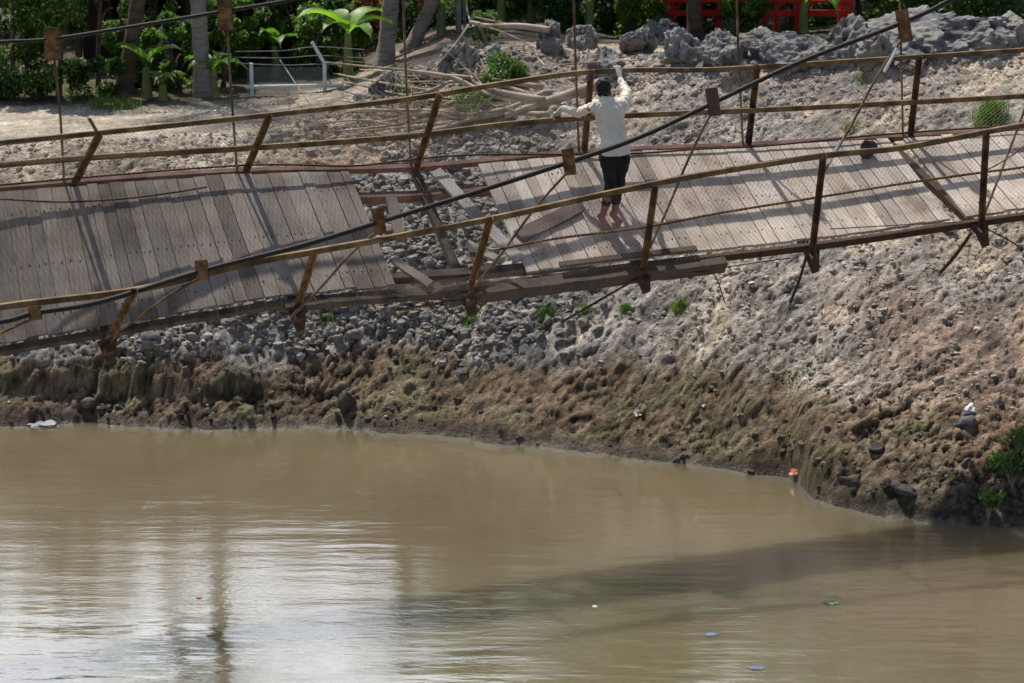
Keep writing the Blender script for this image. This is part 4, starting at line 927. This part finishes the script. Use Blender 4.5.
def ball(b,c,r,sc=(1,1,1),rot=None):
    global _ico
    if _ico is None:
        bm=bmesh.new(); bmesh.ops.create_icosphere(bm,subdivisions=2,radius=1); _ico=([v.co.copy() for v in bm.verts],[tuple(v.index for v in f.verts) for f in bm.faces]); bm.free()
    vs=[]
    for v in _ico[0]:
        q=Vector((v.x*sc[0]*r,v.y*sc[1]*r,v.z*sc[2]*r)); q=rot@q if rot else q; vs.append(q+Vector(c))
    b.add(vs,_ico[1])
def cap(b,pts,rs,flat=1,ref=None):
    """limb: balls joined by tapered tubes"""
    for i in range(len(pts)-1):
        a,c=Vector(pts[i]),Vector(pts[i+1]); n=8
        for k in range(n+1): t=k/n; ball(b,a.lerp(c,t),rs[i]+(rs[i+1]-rs[i])*t)
        b.tube([a,c],[rs[i],rs[i+1]],14)
pt0=deck_at(604,226)
def person():
    fl=Vector(deck(*deck_at(606,230),.045)); fr=Vector(deck(*deck_at(618,225),.045))
    o=empty('person',tuple((fl+fr)/2)); tag(o,'barefoot person in a cream shirt and black trousers seen from behind, holding the far rail','person')
    d0=fl.y*CP+(H-fl.z)*SP
    hd=P(603,88,d0-.10); neck=P(606,99,d0-.10); shC=P(608,106,d0-.10)
    shL=P(593,107,d0-.06); shR=P(623,105,d0-.06); chest=P(610,116,d0-.08); waist=P(614,137,d0-.08); pel=P(615,150,d0-.10)
    rl=P(557,117,fd(557)+to(557)*.5-.04); rt=P(617,71,fd(617)+to(617)-.03)
    elL=P(577,113,d0+.18); wrL=P(563,108,(rl.y*CP+(H-rl.z)*SP)-.14); elR=P(627,92,d0+.12); wrR=P(621,80,(rt.y*CP+(H-rt.z)*SP)-.11)
    hipL=P(607,157,d0-.10); hipR=P(622,157,d0-.10); knL=P(611,183,d0-.10); knR=P(619,181,d0+.02)
    anL=P(604,211,d0-.02); anR=P(615,209,d0+.05)
    hl=P(600,216,d0-.02); tl=P(608,229,d0-.03); hr=P(612,214,d0+.06); tr=P(620,223,d0+.03)
    vw=Vector((0,1,0)); X=Vector((1,0,0))
    def hand(b,wr,grip,rad,th,fing,xdir):
        # palm over the bar, fingers curl down its far side, thumb round the near side
        up=Vector((0,0,1)); fwd=Vector((0,1,0)); palm=grip+up*(rad+.018)-fwd*.025
        ball(b,palm,.040*th,(1.0,1.0,.42)); cap(b,[wr,palm-fwd*.02],[.026*th,.026*th])
        for k,L in zip(range(4),fing):
            off=xdir*(-.032+.0215*k); r=.0088*th; a=palm+off+fwd*.02+up*.002; m1=grip+off+fwd*(rad+.012)+up*(rad*.6); m2=m1-up*(.030*L)+fwd*.004; e=m2-up*.012*L-fwd*.016*L
            cap(b,[a,m1,m2,e],[r*1.1,r,r*.95,r*.8])
        t0=palm+xdir*(-.034)-fwd*.012; t1=grip+xdir*(-.045)-fwd*(rad+.018); t2=t1-up*.026+xdir*.016; cap(b,[t0,t1,t2],[.012*th,.0105*th,.009*th])
    def hands(b,th=1.0):
        hand(b,wrL,rl,.027,th,(.9,1.05,1,.8),X); hand(b,wrR,rt,.027,th,(.8,1,1.05,.9),-X)
    def foot(b,an,heel,toe,s=1):
        dr=(toe-heel); ball(b,heel,.033); cap(b,[an,heel.lerp(toe,.25)+Vector((0,0,.02))],[.034,.036]); cap(b,[heel,heel.lerp(toe,.6),heel.lerp(toe,.82)],[.032,.036,.036])
        sd=dr.cross(Vector((0,-.6,.8))).normalized()
        for k in range(5):
            a=heel.lerp(toe,.80)+sd*(-.034+.017*k); e=a+dr.normalized()*(.050-.006*k if s>0 else .026+.006*k); cap(b,[a,e],[.012,.0105 if (k>0 if s>0 else k<4) else .014])
    def body(b):
        ball(b,hd,.088,(.86,1.02,1.15)); ball(b,hd+Vector((-.012,.03,-.045)),.062,(.9,1,1)); 
        face=Vector((-.25,.95,0)).normalized(); ball(b,hd+face*.092+Vector((0,0,-.01)),.018,(.8,1,1.3)); ball(b,hd+face*.085+Vector((0,0,-.055)),.022,(1.3,.7,.5))
        sd=Vector((.95,.25,0))
        for s in (1,-1): ball(b,hd+sd*s*.078+Vector((0,0,-.012)),.026,(.45,.8,1.2)); ball(b,hd+face*.078+sd*s*.03+Vector((0,0,.012)),.013)
        cap(b,[hd+Vector((0,0,-.05)),neck,shC],[.055,.052,.06])
        cap(b,[shL,shC,shR],[.045,.06,.045]); cap(b,[shC,chest,waist,pel],[.075,.105,.10,.115])
        cap(b,[shL,elL,wrL],[.040,.031,.024]); cap(b,[shR,elR,wrR],[.040,.031,.024])
        cap(b,[hipL,knL,anL],[.075,.052,.033]); cap(b,[hipR,knR,anR],[.075,.052,.033]); cap(b,[knL.lerp(anL,.12),knL.lerp(anL,.5)],[.056,.056]); cap(b,[knR.lerp(anR,.12),knR.lerp(anR,.5)],[.056,.056]); cap(b,[knL.lerp(anL,.5),anL],[.056,.036]); cap(b,[knR.lerp(anR,.5),anR],[.056,.036])
        foot(b,anL,hl,tl,1); foot(b,anR,hr,tr,-1); hands(b,.93)
    vox('body',body,.0065,'skin',o,smooth=2)
    def gloves(b): hands(b,1.06)
    vox('work_gloves',gloves,.0048,'glove',o,smooth=2)
    def shirt(b):
        cap(b,[shL+Vector((.02,0,-.01)),shC+Vector((0,0,-.02)),shR+Vector((-.02,0,-.01))],[.075,.10,.075])
        for (c,r,sx,sy) in ((chest,.148,1.10,.85),(chest.lerp(waist,.5),.142,1.08,.85),(waist,.138,1.10,.9),(waist.lerp(pel,.6),.145,1.12,.92),(pel+Vector((0,0,.0)),.148,1.12,.94)): ball(b,c,r,(sx,sy,1.0))
        cap(b,[chest,waist],[.135,.135]); cap(b,[waist,pel+Vector((0,0,.01))],[.135,.145])
        cap(b,[shL,elL,wrL-(wrL-elL)*.06],[.062,.048,.035]); cap(b,[shR,elR,wrR-(wrR-elR)*.06],[.062,.048,.035]); ball(b,shC+Vector((.01,-.03,-.07)),.13,(1.15,.85,1)); ball(b,shC+Vector((0,-.03,0)),.112,(1.25,.9,1)); ball(b,chest+Vector((0,-.03,.04)),.145,(1.05,.85,1)); ball(b,neck+Vector((0,-.03,-.06)),.085); ball(b,shL+Vector((.03,0,0)),.08); ball(b,shR+Vector((-.03,0,0)),.08); cap(b,[waist,pel,pel+Vector((0,0,-.12))],[.138,.158,.160])
        cap(b,[neck+Vector((-.01,.0,-.01)),neck+Vector((0,0,-.05))],[.066,.085])
    def folds(co):
        q=co.copy(); q[:,2]*=.55; q[:,0]+=co[:,2]*.5; r_=1-np.abs(fbm3(q*np.array([7,7,4.]),2,5)); return .010*fbm3(q*9,3,4)+.045*np.maximum(r_-.72,0)+.018*(1-np.abs(fbm3(q*15,2,6)))-.016
    sh=vox('shirt',shirt,.009,'shirt',o,disp=folds,smooth=3)
    # clean hem: trim the shirt flat below the hips
    bm=bmesh.new(); bm.from_mesh(sh.data); hem=P(615,154,d0-.1)-o.location; bmesh.ops.bisect_plane(bm,geom=bm.verts[:]+bm.edges[:]+bm.faces[:],plane_co=hem,plane_no=(.05,0,-1),clear_outer=True); bm.to_mesh(sh.data); bm.free()
    so=sh.modifiers.new('hem','SOLIDIFY'); so.thickness=.004
    def trou(b):
        ball(b,pel,.135,(1.08,.88,1)); ball(b,pel+Vector((0,0,-.08)),.128,(1.12,.92,1)); cap(b,[hipL,knL,knL.lerp(anL,.74)],[.090,.066,.054]); cap(b,[hipR,knR,knR.lerp(anR,.72)],[.090,.066,.055])
    def tf(co): q=co.copy(); q[:,2]*=1.6; return .010*fbm3(q*11,3,8)
    vox('trousers',trou,.009,'trousers',o,disp=tf,smooth=3)
    def hair(b):
        ball(b,hd+Vector((.006,-.010,.012)),.098,(.90,1.0,1.12)); ball(b,hd+Vector((.010,-.028,-.035)),.078,(.92,.8,1)); ball(b,hd+Vector((0,-.02,-.065)),.055,(1,.7,.7))
    vox('hair',hair,.007,'hair',o,disp=lambda co:.010*fbm3(co*40,3,9)+.004*fbm3(co*90,2,3),smooth=2)
person()
# ------------------------------------------------------------------ LIGHT, SKY, CAMERA
EL=radians(62.5); AZ=radians(-30)      # the sun stands behind the bank, to the left; azimuth from +Y towards +X
sun=bpy.data.lights.new('sun','SUN'); sun.energy=5.0; sun.angle=radians(.55); sun.color=(1,.95,.87)
so=bpy.data.objects.new('sun',sun); COL.objects.link(so)
sd=Vector((sin(AZ)*cos(EL),cos(AZ)*cos(EL),sin(EL))); so.rotation_euler=sd.to_track_quat('Z','Y').to_euler(); so.location=(0,10,30)
w=bpy.data.worlds.new('World'); SC.world=w; w.use_nodes=True; nt=w.node_tree; bg=nt.nodes['Background']
sk=nt.nodes.new('ShaderNodeTexSky'); sk.sky_type='NISHITA'; sk.sun_disc=False; sk.sun_elevation=EL; sk.sun_rotation=AZ; sk.dust_density=2.0; sk.air_density=1.0
tc=nt.nodes.new('ShaderNodeTexCoord'); sx=nt.nodes.new('ShaderNodeSeparateXYZ'); nt.links.new(tc.outputs['Generated'],sx.inputs[0])
cn=N(nt,'ShaderNodeTexNoise',Scale=2.6,Detail=7,Roughness=.55); mpw=nt.nodes.new('ShaderNodeMapping'); mpw.inputs['Scale'].default_value=(1,1,2.4); nt.links.new(tc.outputs['Generated'],mpw.inputs[0]); nt.links.new(mpw.outputs[0],cn.inputs['Vector'])
cf=ramp(nt,cn.outputs[0],[(.25,(0,0,0)),(.5,(1,1,1))]); hz=ramp(nt,sx.outputs[2],[(.05,(.95,)*3),(.42,(.85,)*3),(.68,(.10,)*3)])
fy=ramp(nt,sx.outputs[1],[(.25,(.02,)*3),(.75,(1,)*3)]); cm=mixc(nt,1,mixc(nt,1,cf,hz,'MULTIPLY'),fy,'MULTIPLY'); nt.links.new(mixc(nt,cm,sk.outputs[0],(24.0,25.0,26.6)),bg.inputs[0]); bg.inputs[1].default_value=.10
cam=bpy.data.cameras.new('camera'); cam.lens=36*F/1024; cam.sensor_width=36; cam.clip_end=6000; cam.clip_start=.1
cam.dof.use_dof=True; cam.dof.focus_distance=25.5; cam.dof.aperture_fstop=2.4
co=bpy.data.objects.new('camera',cam); COL.objects.link(co); co.location=(0,0,H); co.rotation_euler=(pi/2-PITCH,0,0); SC.camera=co
SC.view_settings.view_transform='Standard'; SC.view_settings.look='None'; SC.view_settings.exposure=0
